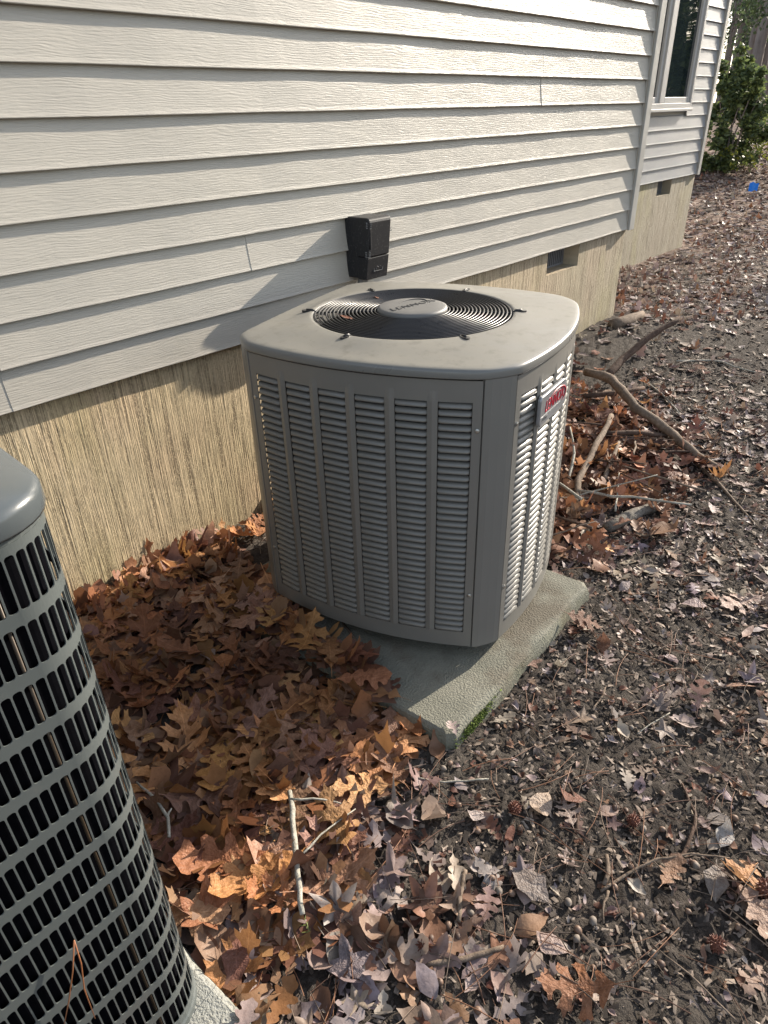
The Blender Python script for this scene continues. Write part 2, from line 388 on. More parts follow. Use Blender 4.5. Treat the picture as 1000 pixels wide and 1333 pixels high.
# ================================================================== SETTING: ground
def make_ground():
    def axis(parts):
        out = []
        for a, b, n in parts: out += list(np.linspace(a, b, n, endpoint=False))
        return np.array(out + [parts[-1][1]])
    xs = axis([(-200, -40, 5), (-40, -4, 12), (-4, 0, 20), (0, 3.4, 230), (3.4, 7, 110), (7, 14, 70), (14, 40, 70), (40, 200, 12)])
    ys = axis([(-200, -40, 5), (-40, -8, 16), (-8, -1.6, 40), (-1.6, 2.3, 250), (2.3, 10, 60), (10, 40, 60), (40, 200, 12)])
    X, Y = np.meshgrid(xs, ys); Z = gz(X, Y)
    near = sstep(9, 4, np.hypot(X, Y))
    n = np.random.default_rng(11).normal(0, 1, X.shape); Z = Z + near * 0.0045 * n * (1 - 0.5 * drift(X, Y))
    V = np.stack([X, Y, Z], -1).reshape(-1, 3); ny, nx = X.shape
    i = np.arange(nx * ny).reshape(ny, nx); a, b, c, d = i[:-1, :-1].ravel(), i[:-1, 1:].ravel(), i[1:, 1:].ravel(), i[1:, :-1].ravel()
    T = np.concatenate([np.stack([a, b, c], 1), np.stack([a, c, d], 1)])
    o = link('ground', fast_mesh('ground', V, T, smooth=True), M_ground); o['kind'] = 'structure'
make_ground()

# ================================================================== HOUSE
YW = 2.0; Z0 = 0.705; EXPO = 0.1194; XC = 4.68; YF = 3.13; XF = 9.09
house = empty('house', (XC, YW, 0))
tag(house, 'house wall of pale grey lap siding above a tan concrete foundation', 'house')
def HP(mb, name, mat, **kw):     # a house part built in world coordinates
    o = mb.build(name, mat, **kw); par = kw.get('parent') or house
    return o
def to_house(o, parent=None):
    o.parent = parent or house; o.matrix_parent_inverse = Matrix.Translation((-XC, -YW, 0)); return o
def board(x0, x1, z, y, proud=0.0, n=None, wav=0.0008):
    """one lap-siding course: face leaning out to the butt edge, rounded butt, return and nail strip"""
    prof = [(0.030, EXPO * 1.0 + 0.012), (0.0185, EXPO), (0.0136, EXPO * 0.72), (0.0086, EXPO * 0.42), (0.0030, EXPO * 0.10), (0.0005, 0.0025), (0.0004, 0.0008), (0.0020, -0.0010), (0.0185, -0.0006), (0.023, 0.006)]
    n = n or max(2, int((x1 - x0) / 0.12)); xs = np.linspace(x0, x1, n + 1); mb = MB(); k = len(prof); vs = []
    ph = random.uniform(0, 6)
    for x in xs:
        w = wav * (math.sin(x * 7 + ph) + 0.6 * math.sin(x * 17 + 2 * ph))
        vs += [(x, y + a - proud + (w if i < 6 else w), z + b + w * 0.5) for i, (a, b) in enumerate(prof)]
    fs = [(i * k + j, i * k + j + 1, (i + 1) * k + j + 1, (i + 1) * k + j) for i in range(n) for j in range(k - 1)]
    fs += [tuple(range(k)), tuple(range(n * k + k - 1, n * k - 1, -1))]
    mb.add(vs, fs); return mb
seams = [[0.66], [1.56], [-0.9], [3.455], [2.75], [1.15], [2.3]]
NC = 20
for cidx in range(NC):
    ss = seams[(cidx // 2) % len(seams)]; ends = [-3.0] + [s for s in ss if s < XC - 0.3] + [XC + 0.004]
    for j in range(len(ends) - 1):
        a, b = ends[j], ends[j + 1]
        last = j == len(ends) - 2
        to_house(board(a, b + (0 if last else 0.028), Z0 + cidx * EXPO, YW, proud=0.0006 * j).build('siding_board', M_siding))
for cidx in range(NC):
    z = Z0 + cidx * EXPO
    segs = [(XC - 0.5, XF - 0.03)]
    if z + EXPO > 1.36 and z < 2.75: segs = [(XC - 0.5, 6.86), (8.44, XF - 0.03)]
    for a, b in segs: to_house(board(a, b, z, YF, wav=0.0005).build('siding_board', M_siding_shaded))
ZT = Z0 + NC * EXPO
# wall cores, upper storey band and roof edge (out of frame)
to_house(MB().box((-3.0, YW + 0.032, Z0 + 0.022), (XC - 0.01, YW + 0.2, ZT)).build('wall', M_trim))
to_house(MB().box((XC - 0.2, YW + 0.2, Z0 + 0.022), (XC - 0.012, YF + 0.3, ZT)).build('wall', M_trim))
to_house(MB().box((XC - 0.4, YF + 0.034, Z0 + 0.022), (XF - 0.012, YF + 0.2, ZT)).build('wall', M_trim))
to_house(MB().box((XF - 0.2, YF + 0.2, Z0 + 0.022), (XF - 0.014, 8, ZT)).build('wall', M_trim))
to_house(MB().box((-3.0, YW - 0.02, ZT + 0.004), (XC + 0.05, 8, ZT + 0.18)).build('frieze', M_trim))
to_house(MB().box((XC + 0.052, YF - 0.02, ZT + 0.004), (XF + 0.05, 8, ZT + 0.18)).build('frieze', M_trim))
# outside corner posts
def post(x1, y, wdt, z0, z1):
    mb = MB()
    mb.box((x1 - wdt, y - 0.014, z0), (x1, y + 0.004, z1)); mb.box((x1 - 0.010, y + 0.004, z0), (x1, y + 0.09, z1))
    mb.box((x1 - wdt - 0.006, y + 0.006, z0), (x1 - wdt + 0.004, y + 0.016, z1))
    return to_house(mb.build('corner_post', M_trim, bevel=0.003))
post(XC + 0.075, YW, 0.072, Z0 - 0.006, ZT); post(XF + 0.04, YF, 0.075, Z0 - 0.012, ZT)
# foundations, with an opening left for each crawl-space vent
def foundation(x0, x1, y, ztop, zbot, vx0, vx1, vz0, ret, dep=0.10):
    mb = MB(); y1 = y + 0.3
    xs = [x0, vx0, vx1, x1]
    mb.box((x0, y, zbot), (vx0, y1, ztop)); mb.box((vx1, y, zbot), (x1, y1, ztop)); mb.box((vx0, y, zbot), (vx1, y1, vz0))
    mb.box((vx0, y + dep + 0.02, vz0), (vx1, y1, ztop))
    mb.box((x1 - 0.3, y1, zbot), (x1, ret, ztop))
    return to_house(mb.build('foundation', M_found))
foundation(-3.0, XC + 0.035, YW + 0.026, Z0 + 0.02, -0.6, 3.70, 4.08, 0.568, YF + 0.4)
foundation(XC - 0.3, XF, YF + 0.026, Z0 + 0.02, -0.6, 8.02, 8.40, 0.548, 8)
def vent(x0, x1, y, z0, z1):
    fr = to_house(MB().box((x0, y, z0), (x1, y + 0.008, z0 + 0.012)).box((x0, y, z1 - 0.012), (x1, y + 0.008, z1)).box((x0, y + 0.001, z0 + 0.012), (x0 + 0.012, y + 0.008, z1 - 0.012)).box((x1 - 0.012, y + 0.001, z0 + 0.012), (x1, y + 0.008, z1 - 0.012)).build('vent_grille', M_galv))
    bk = to_house(MB().box((x0 + 0.01, y + 0.016, z0 + 0.01), (x1 - 0.01, y + 0.019, z1 - 0.01)).build('vent_screen', M_dark))
    n = int((x1 - x0 - 0.03) / 0.023)
    me = MB().box((-0.004, -0.004, 0), (0.004, 0.006, z1 - z0 - 0.022)).mesh('slat'); me.materials.append(M_galv)
    for i in range(n):
        s = bpy.data.objects.new('slat', me); col.objects.link(s); s.parent = fr
        s.matrix_parent_inverse = Matrix.Identity(4); s.location = (x0 + 0.02 + (i + 0.5) * (x1 - x0 - 0.04) / n, y, z0 + 0.011)
    return fr
vent(3.702, 4.078, YW + 0.026 + 0.098, 0.570, Z0 + 0.018); vent(8.022, 8.398, YF + 0.026 + 0.098, 0.550, Z0 + 0.018)

# window in the far wall
M_glass = N('window_glass', 0.03, 0.5); M_glass.color((0.012, 0.018, 0.02)); M_glass.b.inputs['Roughness'].default_value = 0.02
_w = M_glass.noise(M_glass.coord(), 2.2, 2); M_glass.normal(M_glass.bump(_w, 0.05, 0.03))
M_glass.b.inputs['IOR'].default_value = 1.6; M_glass = M_glass.m
def rect_frame(mb, x0, x1, z0, z1, t, ya, yb):
    mb.box((x0, ya, z0), (x0 + t, yb, z1)); mb.box((x1 - t, ya, z0), (x1, yb, z1))
    mb.box((x0 + t, ya, z0), (x1 - t, yb, z0 + t)); mb.box((x0 + t, ya, z1 - t), (x1 - t, yb, z1)); return mb
win = to_house(rect_frame(MB(), 6.85, 8.45, 1.375, 2.75, 0.045, YF - 0.030, YF + 0.06).build('window', M_frame, bevel=0.004))
def sub(o): o.parent = win; return o
sub(MB().box((7.60, YF - 0.028, 1.42), (7.70, YF + 0.058, 2.705)).build('mullion', M_frame, bevel=0.004))
for a, b in ((6.895, 7.60), (7.70, 8.405)):
    sub(rect_frame(MB(), a + 0.001, b - 0.001, 1.421, 2.704, 0.052, YF - 0.012, YF + 0.05).build('sash', M_frame, bevel=0.005))
    sub(MB().box((a + 0.05, YF + 0.012, 1.47), (b - 0.05, YF + 0.02, 2.655)).build('pane', M_glass))
sub(MB().box((6.82, YF - 0.045, 1.345), (8.46, YF + 0.03, 1.374)).build('sill', M_frame, bevel=0.005))

# ================================================================== CONDENSER ON ITS PAD (the louvered one)
ACC = (1.586, 1.280); ACA = math.radians(16.5)
AH, AB, AW = 0.395, 0.0525, 0.3353; ZB, ZP = 0.047, 0.865
BOW = (AB, AB, 0.010, AB)                      # the face turned to the house is nearly flat
def fd(u, k=0): return AH + BOW[k % 4] * (1 - (u / AW) ** 2)
def rot4(p, k):
    x, y = p[0], p[1]
    for _ in range(k % 4): x, y = y, -x
    return (x, y) + tuple(p[2:])
def ac_outline(off=0.0, ns=14):
    """closed outline, anticlockwise from the -y face; faces bow out, corners are flat posts"""
    pts = []
    for k in (0, 3, 2, 1):
        for i in range(ns + 1):
            u = -AW + 2 * AW * i / ns; d = fd(u, k)
            nx = 2 * BOW[k] * u / AW ** 2; L = math.hypot(nx, 1); pts.append(rot4((u + off * nx / L, -d - off / L), k))
    return pts
def smooth_outline(pts, it=3, r=0.5):
    P = np.array(pts)
    for _ in range(it):
        P = (1 - r) * P + r * 0.5 * (np.roll(P, 1, 0) + np.roll(P, -1, 0))
    return [tuple(p) for p in P]
def resample(pts, n):
    P = np.array(pts + [pts[0]]); s = np.r_[0, np.cumsum(np.hypot(*np.diff(P, axis=0).T))]
    t = np.linspace(0, s[-1], n, endpoint=False); return [(np.interp(q, s, P[:, 0]), np.interp(q, s, P[:, 1])) for q in t]
ac = empty('air_conditioner', (ACC[0], ACC[1], 0), ACA)
tag(ac, 'grey air conditioner with slatted louvered sides and a round black fan guard on top', 'air conditioner')

# side panels: a bowed sheet with six louvered slots each
NCOL, NL = 6, 36; SZ0, SZ1 = 0.100, 0.806; MARG = 0.026
PITCH = (2 * AW - 2 * MARG + 0.026) / NCOL; SW = PITCH - 0.026
LP = (SZ1 - SZ0) / NL
lprof = [(-0.0165, 0.0062), (-0.0105, 0.0056), (-0.0045, 0.0036), (-0.0002, 0.0006), (0.0016, -0.0038), (0.0014, -0.0066), (0.0000, -0.0066), (-0.0004, -0.0040), (-0.0020, -0.0006), (-0.0058, 0.0020), (-0.0110, 0.0040), (-0.0165, 0.0046)]
lm = MB(); vs = []
for u, tk in ((-SW / 2, 0.0), (-SW / 2 + 0.006, 1.0), (SW / 2 - 0.006, 1.0), (SW / 2, 0.0)):
    vs += [(u, -(a if tk else a * 0.4 - 0.004), b) for a, b in lprof]
k = len(lprof)
lm.add(vs, [(i * k + j, (i + 1) * k + j, (i + 1) * k + (j + 1) % k, i * k + (j + 1) % k) for i in range(3) for j in range(k)])
louver_me = lm.mesh('louver', True); louver_me.materials.append(M_ac)
def face_pt(u, z, k, out=0.0):
    nx = 2 * BOW[k % 4] * u / AW ** 2; L = math.hypot(nx, 1); return rot4((u + out * nx / L, -fd(u, k) - out / L, z), k)
def side_panel(k):
    mb = MB(); U = [(-AW + 0.0040, -AW + MARG, 0)]
    cols = []
    for c in range(NCOL):
        a = -AW + MARG + c * PITCH; cols.append((a, a + SW)); U.append((a, a + SW, 1))
        U.append((a + SW, a + PITCH if c < NCOL - 1 else AW - 0.0040, 0))
    def strip(u0, u1, z0, z1, n, ridge=0.0):
        vs = []
        for i in range(n + 1):
            u = u0 + (u1 - u0) * i / n; o = ridge * (1 - abs(2 * i / n - 1)); vs += [face_pt(u, z0, k, o), face_pt(u, z1, k, o)]
        mb.add(vs, [(2 * i, 2 * i + 2, 2 * i + 3, 2 * i + 1) for i in range(n)])
    for i, (u0, u1, hole) in enumerate(U):
        inner = 0 < i < len(U) - 1 and not hole; rg = 0.0035 if inner else 0.0
        n = 4
        strip(u0, u1, ZB + 0.001, SZ0, n); strip(u0, u1, SZ1 + 0.026, ZP - 0.004, n)
        if hole: strip(u0, u1, SZ1, SZ1 + 0.026, n)
        else:
            strip(u0, u1, SZ0, SZ1, n, rg)
            vs = []
            for j in range(n + 1):                       # ridge runs out above the slots
                u = u0 + (u1 - u0) * j / n; o = rg * (1 - abs(2 * j / n - 1)); vs += [face_pt(u, SZ1, k, o), face_pt(u, SZ1 + 0.026, k, 0)]
            mb.add(vs, [(2 * j, 2 * j + 2, 2 * j + 3, 2 * j + 1) for j in range(n)])
    o = mb.build('side_panel', M_ac, ac, weld=True, solid=0.0022)
    return o, cols
def place_louver(par, u, z, k):
    o = bpy.data.objects.new('louver', louver_me); col.objects.link(o); o.parent = par
    p = face_pt(u, z, k, 0.0); sl = math.atan2(2 * BOW[k % 4] * u / AW ** 2, 1.0)
    o.location = p; o.rotation_euler = (0, 0, sl - k * math.pi / 2); return o
def louver_block(par, cols, k):          # the remaining louvers of a panel as one mesh
    V = np.array([v.co for v in louver_me.vertices]); FC = [tuple(p.vertices) for p in louver_me.polygons]; mb = MB()
    for a, b in cols:
        u = (a + b) / 2; sl = math.atan2(2 * BOW[k % 4] * u / AW ** 2, 1.0) - k * math.pi / 2; c, s = math.cos(sl), math.sin(sl)
        for i in range(NL):
            p = face_pt(u, SZ1 - (i + 0.5) * LP, k); W = np.stack([V[:, 0] * c - V[:, 1] * s + p[0], V[:, 0] * s + V[:, 1] * c + p[1], V[:, 2] + p[2]], 1)
            mb.add(W, FC)
    o = mb.build('louver_bank', M_ac, par, smooth=True); o['kind'] = 'stuff'; return o
for k in range(4):
    pn, cols = side_panel(k)
    single = {1: cols, 0: cols[:2]}.get(k, [])           # k=1 is the shaded face towards the other unit, k=0 the face with the badge
    for a, b in single:
        for i in range(NL): place_louver(pn, (a + b) / 2, SZ1 - (i + 0.5) * LP, k)
    rest = [c for c in cols if c not in single]
    if rest: louver_block(pn, rest, k)
    # corner post beside this face
    A_ = np.array(face_pt(AW - 0.0005, 0, k)); B_ = np.array(face_pt(-AW + 0.0005, 0, (k + 3) % 4)); mb = MB(); vs = []
    nrm = np.array([(A_ + B_)[0], (A_ + B_)[1], 0]); nrm /= np.linalg.norm(nrm)
    prof = [A_ - nrm * 0.010 , A_ + nrm * 0.0012, A_ * 0.8 + B_ * 0.2 + nrm * 0.005, A_ * 0.5 + B_ * 0.5 + nrm * 0.006, A_ * 0.2 + B_ * 0.8 + nrm * 0.005, B_ + nrm * 0.0012, B_ - nrm * 0.010]
    for p in prof: vs += [(p[0], p[1], ZB), (p[0], p[1], ZP)]
    mb.add(vs, [(2 * i, 2 * i + 2, 2 * i + 3, 2 * i + 1) for i in range(len(prof) - 1)])
    mb.build('corner_post', M_ac, ac, solid=0.002)
    for u, z in ((AW - 0.013, 0.735), (AW - 0.013, 0.235), (-AW + 0.013, 0.735), (-AW + 0.013, 0.235)):
        if k in (0, 1):
            mb = MB(); p = face_pt(u, z, k, 0.0); q = face_pt(u, z, k, 0.0032); mb.tube([p, q, face_pt(u, z, k, 0.0042)], [0.0058, 0.0055, 0.003], 10); mb.build('screw', M_screw, ac, smooth=False)
# coil behind the louvers, floor pan, feet
oc = smooth_outline(ac_outline(-0.034), 2); MB().rings([[(x, y, 0.06) for x, y in oc], [(x, y, ZP - 0.02) for x, y in oc]]).build('coil', M_coil, ac)
oi_ = smooth_outline(ac_outline(-0.07), 2); MB().rings([[(x, y, 0.065) for x, y in oi_], [(x, y, ZP - 0.03) for x, y in oi_]]).build('coil_liner', M_dark, ac)
ob = ac_outline(-0.05); MB().rings([[(x, y, 0.028) for x, y in ob], [(x, y, 0.064) for x, y in ob]], True, True).build('base_pan', M_ac, ac)
for x, y in ((-0.26, -0.26), (0.24, -0.24), (-0.24, 0.24)):
    rr = [(x + 0.05 * math.cos(t), y + 0.05 * math.sin(t)) for t in np.linspace(0, 2 * math.pi, 16, endpoint=False)]
    MB().rings([[(a, b, 0.0) for a, b in rr], [(a, b, 0.029) for a, b in rr]], True, True).build('foot', M_dark, ac)
# lid
NR = 120; RF = 0.292; FC_ = ((1.578 - ACC[0]), (1.292 - ACC[1])); FCX = FC_[0] * math.cos(-ACA) - FC_[1] * math.sin(-ACA); FCY = FC_[0] * math.sin(-ACA) + FC_[1] * math.cos(-ACA)
def lid_ring(off, z, it=2):
    P = resample(smooth_outline(resample(ac_outline(off), 160), it), NR); a0 = math.atan2(P[0][1], P[0][0]); return [(x, y, z) for x, y in P]
L0 = lid_ring(0.008, 0.862); ang = [math.atan2(y - FCY, x - FCX) for x, y, z in L0]
def circ(r, z): return [(FCX + r * math.cos(a), FCY + r * math.sin(a), z) for a in ang]
def blend(A, B, t): return [tuple(A[i][j] * (1 - t) + B[i][j] * t for j in range(3)) for i in range(NR)]
def inset(off, z): return lid_ring(off, z, 2 + int(max(0, -off) * 200))
E1 = inset(-0.050, 0.8930); Cc = circ(RF + 0.012, 0.9045)
rings = [inset(0.002, 0.868), inset(0.007, 0.8655), inset(0.0075, 0.868), inset(0.0070, 0.881), inset(0.0055, 0.8855), inset(0.0005, 0.8883), inset(-0.008, 0.8900), inset(-0.022, 0.8912), E1]
for t in (0.25, 0.5, 0.75): rings.append(blend(E1, Cc, t))
rings += [Cc, circ(RF + 0.006, 0.9043), circ(RF + 0.001, 0.902), circ(RF - 0.001, 0.897), circ(RF - 0.001, 0.85)]
MB().rings(rings).build('lid', M_lid, ac, smooth=True)
# fan guard
def gdz(r): return 0.9025 + 0.006 * (1 - (r / RF) ** 2)
for i in range(17):
    r = 0.110 + i * (RF - 0.005 - 0.110) / 16
    MB().tube([(FCX + r * math.cos(t), FCY + r * math.sin(t), gdz(r)) for t in np.linspace(0, 2 * math.pi, 72, endpoint=False)], 0.0024, 6, closed=True).build('guard_ring', M_wire, ac, smooth=True)
tab_me = None
for i in range(6):
    a = math.radians(-55 + 60 * i) - ACA; ca, sa = math.cos(a), math.sin(a)
    MB().tube([(FCX + r * ca, FCY + r * sa, gdz(r) - 0.0046) for r in (0.09, 0.15, 0.21, RF - 0.004)] + [(FCX + (RF + 0.008) * ca, FCY + (RF + 0.008) * sa, 0.9070), (FCX + (RF + 0.026) * ca, FCY + (RF + 0.026) * sa, 0.9075)], 0.0030, 6).build('guard_spoke', M_wire, ac, smooth=True)
    mb = MB(); rr = []
    for t in np.linspace(0, 2 * math.pi, 18, endpoint=False):
        x, y = 0.020 * math.cos(t), 0.0095 * math.sin(t); rr.append((FCX + (RF + 0.020 + x) * ca - y * sa, FCY + (RF + 0.020 + x) * sa + y * ca))
    mb.rings([[(x, y, 0.900) for x, y in rr], [(x, y, 0.9062) for x, y in rr]], False, True); mb.build('guard_clip', M_wire, ac)
# hub cap with raised lettering
cp = [(0.0, 0.9205), (0.06, 0.9203), (0.094, 0.9196), (0.1015, 0.9172), (0.1035, 0.912), (0.1035, 0.898)]
th = np.linspace(0, 2 * math.pi, 64, endpoint=False)
cap = MB().rings([[(FCX + max(r, 1e-4) * math.cos(t), FCY + max(r, 1e-4) * math.sin(t), z) for t in th] for r, z in reversed(cp)], True, True).build('hub_cap', M_cap, ac, smooth=True)
def text_mesh(name, s, size, mat, parent, loc, rot, extrude=0.0008, shear=0.0, sx=1.0, space=1.0):
    cu = bpy.data.curves.new(name, 'FONT'); cu.body = s; cu.size = size; cu.extrude = extrude; cu.shear = shear; cu.space_character = space
    cu.align_x = 'CENTER'; cu.align_y = 'CENTER'; cu.resolution_u = 3
    tmp = bpy.data.objects.new(name + '_tmp', cu); col.objects.link(tmp); bpy.context.view_layer.update()
    me = bpy.data.meshes.new_from_object(tmp.evaluated_get(bpy.context.evaluated_depsgraph_get())); bpy.data.objects.remove(tmp)
    me.materials.clear(); o = link(name, me, mat, parent); o.location = loc; o.rotation_euler = rot; o.scale = (sx, 1, 1); return o
tx = math.radians(-9) - ACA
text_mesh('lettering', 'LENNOX', 0.034, M_capl, cap, (FCX, FCY, 0.9207), (0, 0, tx), 0.0012, 0.25, 1.15, 1.1)
sw = MB(); sw.tube([(FCX + 0.078 * math.cos(tx + t) * 1.0, FCY + 0.078 * math.sin(tx + t) * 0.55 + 0.004, 0.9203) for t in np.linspace(-0.9, 1.9, 20)], [0.0006 + 0.0016 * math.sin(math.pi * i / 19) for i in range(20)], 6)
sw.build('swoosh', M_capl, cap)
# fan below the guard
MB().tube([(FCX, FCY, 0.62), (FCX, FCY, 0.893)], 0.07, 24).build('fan_motor', M_dark, ac)
for i in range(3):
    mb = MB(); vs = []
    for r in np.linspace(0.06, 0.262, 6):
        for j in range(6):
            t = i * 2.094 + (j / 5 - 0.5) * 1.5; vs.append((FCX + r * math.cos(t), FCY + r * math.sin(t), 0.825 + 0.05 * (j / 5 - 0.5)))
    mb.add(vs, [(a * 6 + b, a * 6 + b + 1, a * 6 + b + 7, a * 6 + b + 6) for a in range(5) for b in range(5)]); mb.build('fan_blade', M_conduit, ac, solid=0.002)
# badge on the face turned from the wall
def badge():
    u0, u1, zc = -0.240, -0.040, 0.737; um = (u0 + u1) / 2; hw, hh = (u1 - u0) / 2, 0.041
    sl = math.atan2(2 * AB * um / AW ** 2, 1.0); p = face_pt(um, zc, 0, 0.0085)
    root = empty('badge_plate'); bpy.data.objects.remove(root)
    out = []
    for cx_, cz_, a0, r in ((hw - 0.034, hh - 0.034, 0, 0.034), (-hw + 0.012, hh - 0.012, 90, 0.012), (-hw + 0.012, -hh + 0.012, 180, 0.012), (hw - 0.030, -hh + 0.030, 270, 0.030)):
        for q in range(7):
            t = math.radians(a0 + 15 * q); out.append((cx_ + r * math.cos(t), cz_ + r * math.sin(t)))
    def bow(x): return -0.5 * (x ** 2) * 0.9
    mb = MB(); mb.rings([[(x * s, -d + 0.0, z * s) for x, z in out] for s, d in ((1, -0.004), (1, 0.0015), (0.985, 0.0038), (0.965, 0.0046))], False, True)
    pl = mb.build('badge', M_badge, ac); pl.location = p; pl.rotation_euler = (0, 0, sl)
    text_mesh('lettering', 'LENNOX', 0.043, M_red, pl, (0.002, -0.0050, 0.004), (math.pi / 2, 0, 0), 0.0009, 0.28, 0.80)
    text_mesh('small_lettering', 'ELITE', 0.0135, M_small, pl, (-hw + 0.036, -0.0048, -0.0265), (math.pi / 2, 0, 0), 0.0004, 0.2, 1.2)
    sw = MB(); n = 26
    sw.tube([(0.020 + 0.066 * math.cos(t), -0.0056, 0.003 + 0.0265 * math.sin(t)) for t in np.linspace(-0.9, 2.5, n)], [0.0005 + 0.0019 * math.sin(math.pi * i / (n - 1)) for i in range(n)], 6)
    sw.build('swoosh', M_red, pl)
    ln = MB().box((-hw + 0.004, -0.0054, -0.0165), (hw - 0.05, -0.0044, -0.0158)); ln.build('rule', M_conduit, pl)
badge()

# pads
def pad(name, corners, z0, z1, mat, label):
    c = np.mean(corners, 0); n = 22; mb = MB()
    def per(off, z, rad=0.02):
        pts = []
        m = len(corners)
        for i in range(m):
            a, b = np.array(corners[i]), np.array(corners[(i + 1) % m]); L = np.linalg.norm(b - a)
            for j in range(n):
                t = rad / L + (1 - 2 * rad / L) * j / (n - 1); q = a + (b - a) * t
                w = 0.0035 * math.sin(17 * t + 5 * i) + random.uniform(-0.0018, 0.0018)
                dirn = (c - q) / np.linalg.norm(c - q); pts.append((*(q + dirn * (off + w) - c), z + random.uniform(-.0008, .0008)))
        return pts
    mb.rings([per(-0.012, z0), per(-0.008, z1 - 0.03), per(-0.002, z1 - 0.012), per(0.004, z1 - 0.004), per(0.014, z1)], False, True)
    o = mb.build(name, mat, smooth=False); o.location = (c[0], c[1], 0); tag(o, label, 'concrete pad'); return o
e1 = np.array([0.999, 0.047]); e2 = np.array([-0.047, 0.999]); c0 = np.array([1.026, 0.712])
pad('concrete_pad', [c0, c0 + e1 * 0.842, c0 + e1 * 0.842 + e2 * 1.0, c0 + e2 * 1.0], -0.10, 0.0, M_pad, 'mossy square concrete pad under the louvered air conditioner, partly covered with leaves')
pad('concrete_pad', [np.array(q) for q in ((-0.75, 0.60), (0.268, 0.60), (0.258, 1.63), (-0.75, 1.63))], -0.10, 0.0, M_pad2, 'clean grey concrete pad corner under the slotted dark air conditioner')

# ================================================================== SECOND CONDENSER (slotted grille, near the camera)
x0n, x1n, y0n, y1n = -0.64, 0.247, 0.686, 1.57; CXN, CYN = (x0n + x1n) / 2, (y0n + y1n) / 2; HX, HY = (x1n - x0n) / 2, (y1n - y0n) / 2
ac2 = empty('air_conditioner', (CXN, CYN, 0))
tag(ac2, 'dark grey air conditioner with rows of upright rounded slots, glossy rounded lid', 'air conditioner')
RC = 0.080; BULGE = 0.012
SEGX, SEGY, ARC = 2 * (HX - RC), 2 * (HY - RC), RC * math.pi / 2; PER = 2 * (SEGX + SEGY + 2 * ARC)
def per2(s, off=0.0):
    """point on the rounded-square outline at arc length s (from the front left corner, anticlockwise)"""
    s = s % PER
    for L, kind, a in ((SEGX, 0, 0), (ARC, 1, 0), (SEGY, 0, 1), (ARC, 1, 1), (SEGX, 0, 2), (ARC, 1, 2), (SEGY, 0, 3), (ARC, 1, 3)):
        if s <= L + 1e-9: break
        s -= L
    t = s / L
    hx, hy = (HX, HY) if a % 2 == 0 else (HY, HX)
    if kind == 0:
        q = (-hx + RC + s, -hy - off - BULGE * (math.sin(math.pi * t)))
    else:
        al = -math.pi / 2 + t * math.pi / 2; q = (hx - RC + (RC + off) * math.cos(al), -hy + RC + (RC + off) * math.sin(al))
    c, n = math.cos(a * math.pi / 2), math.sin(a * math.pi / 2); return (q[0] * c - q[1] * n, q[0] * n + q[1] * c)
NS = 256; SP = PER / NS
rows = [(0.948, 1.036)]; z = 0.948
while z - 0.0765 > 0.02: rows.append((z - 0.0765, z)); z -= 0.0765
zlow = z
def grille_row(z0, z1, first):
    mb = MB(); bar = 0.0023; band = 0.0172; sx0, sx1 = bar / 2, SP - bar / 2; sz0, sz1 = z0 + band * 0.5, z1 - (band * 0.5 if not first else 0.012); r = 0.0038
    inner = []
    for cx_, cz_, a0 in ((sx1 - r, sz1 - r, 0), (sx0 + r, sz1 - r, 90), (sx0 + r, sz0 + r, 180), (sx1 - r, sz0 + r, 270)):
        for q in range(4):
            t = math.radians(a0 + 30 * q); inner.append((cx_ + r * math.cos(t), cz_ + r * math.sin(t)))
    outer = []
    for i, (x, zz) in enumerate(inner):
        k = i // 4; q = i % 4
        cxz = [(SP, z1), (0, z1), (0, z0), (SP, z0)][k]
        ds = [((SP, zz), (SP, z1), (SP, z1), (x, z1)), ((x, z1), (0, z1), (0, z1), (0, zz)), ((0, zz), (0, z0), (0, z0), (x, z0)), ((x, z0), (SP, z0), (SP, z0), (SP, zz))][k][q]
        outer.append(ds)
    m = len(inner)
    for s in range(NS):
        vs = []
        for (x, zz) in outer + inner:
            px_, py_ = per2(s * SP + x, 0.0); vs.append((px_, py_, zz))
        dep = []
        for (x, zz) in inner:
            px_, py_ = per2(s * SP + x, -0.0016); dep.append((px_, py_, zz))
        mb.add(vs + dep, [(i, (i + 1) % m, m + (i + 1) % m, m + i) for i in range(m)] + [(m + i, m + (i + 1) % m, 2 * m + (i + 1) % m, 2 * m + i) for i in range(m)])
    me = mb.mesh('grille_row'); bm = bmesh.new(); bm.from_mesh(me); bmesh.ops.remove_doubles(bm, verts=bm.verts, dist=1e-5); bmesh.ops.dissolve_degenerate(bm, edges=bm.edges, dist=1e-6); bm.to_mesh(me); bm.free()
    return link('grille_row', me, M_ac2, ac2)
for i, (a, b) in enumerate(rows): grille_row(a, b, i == 0)
NP = 220
def ring2(off, z): return [(*per2(PER * i / NP, off), z) for i in range(NP)]
MB().rings([ring2(-0.004, 0.0), ring2(0.003, 0.0), ring2(0.003, 0.014), ring2(0.0, 0.018), ring2(0.0, zlow)]).build('base_skirt', M_ac2, ac2, smooth=False)
MB().rings([ring2(-0.011, 0.012), ring2(-0.011, 1.04)]).build('coil', M_coil2, ac2)
MB().rings([ring2(0.0, 1.036), ring2(0.0, 1.046)]).build('top_rail', M_ac2, ac2)
MB().rings([ring2(-0.002, 1.046), ring2(0.005, 1.0435), ring2(0.006, 1.047), ring2(0.006, 1.064), ring2(0.004, 1.070), ring2(-0.002, 1.0745), ring2(-0.014, 1.0800), ring2(-0.040, 1.0900), ring2(-0.050, 1.0925), ring2(-0.058, 1.0925), ring2(-0.064, 1.0895)], False, True).build('lid', M_lid2, ac2, smooth=True)
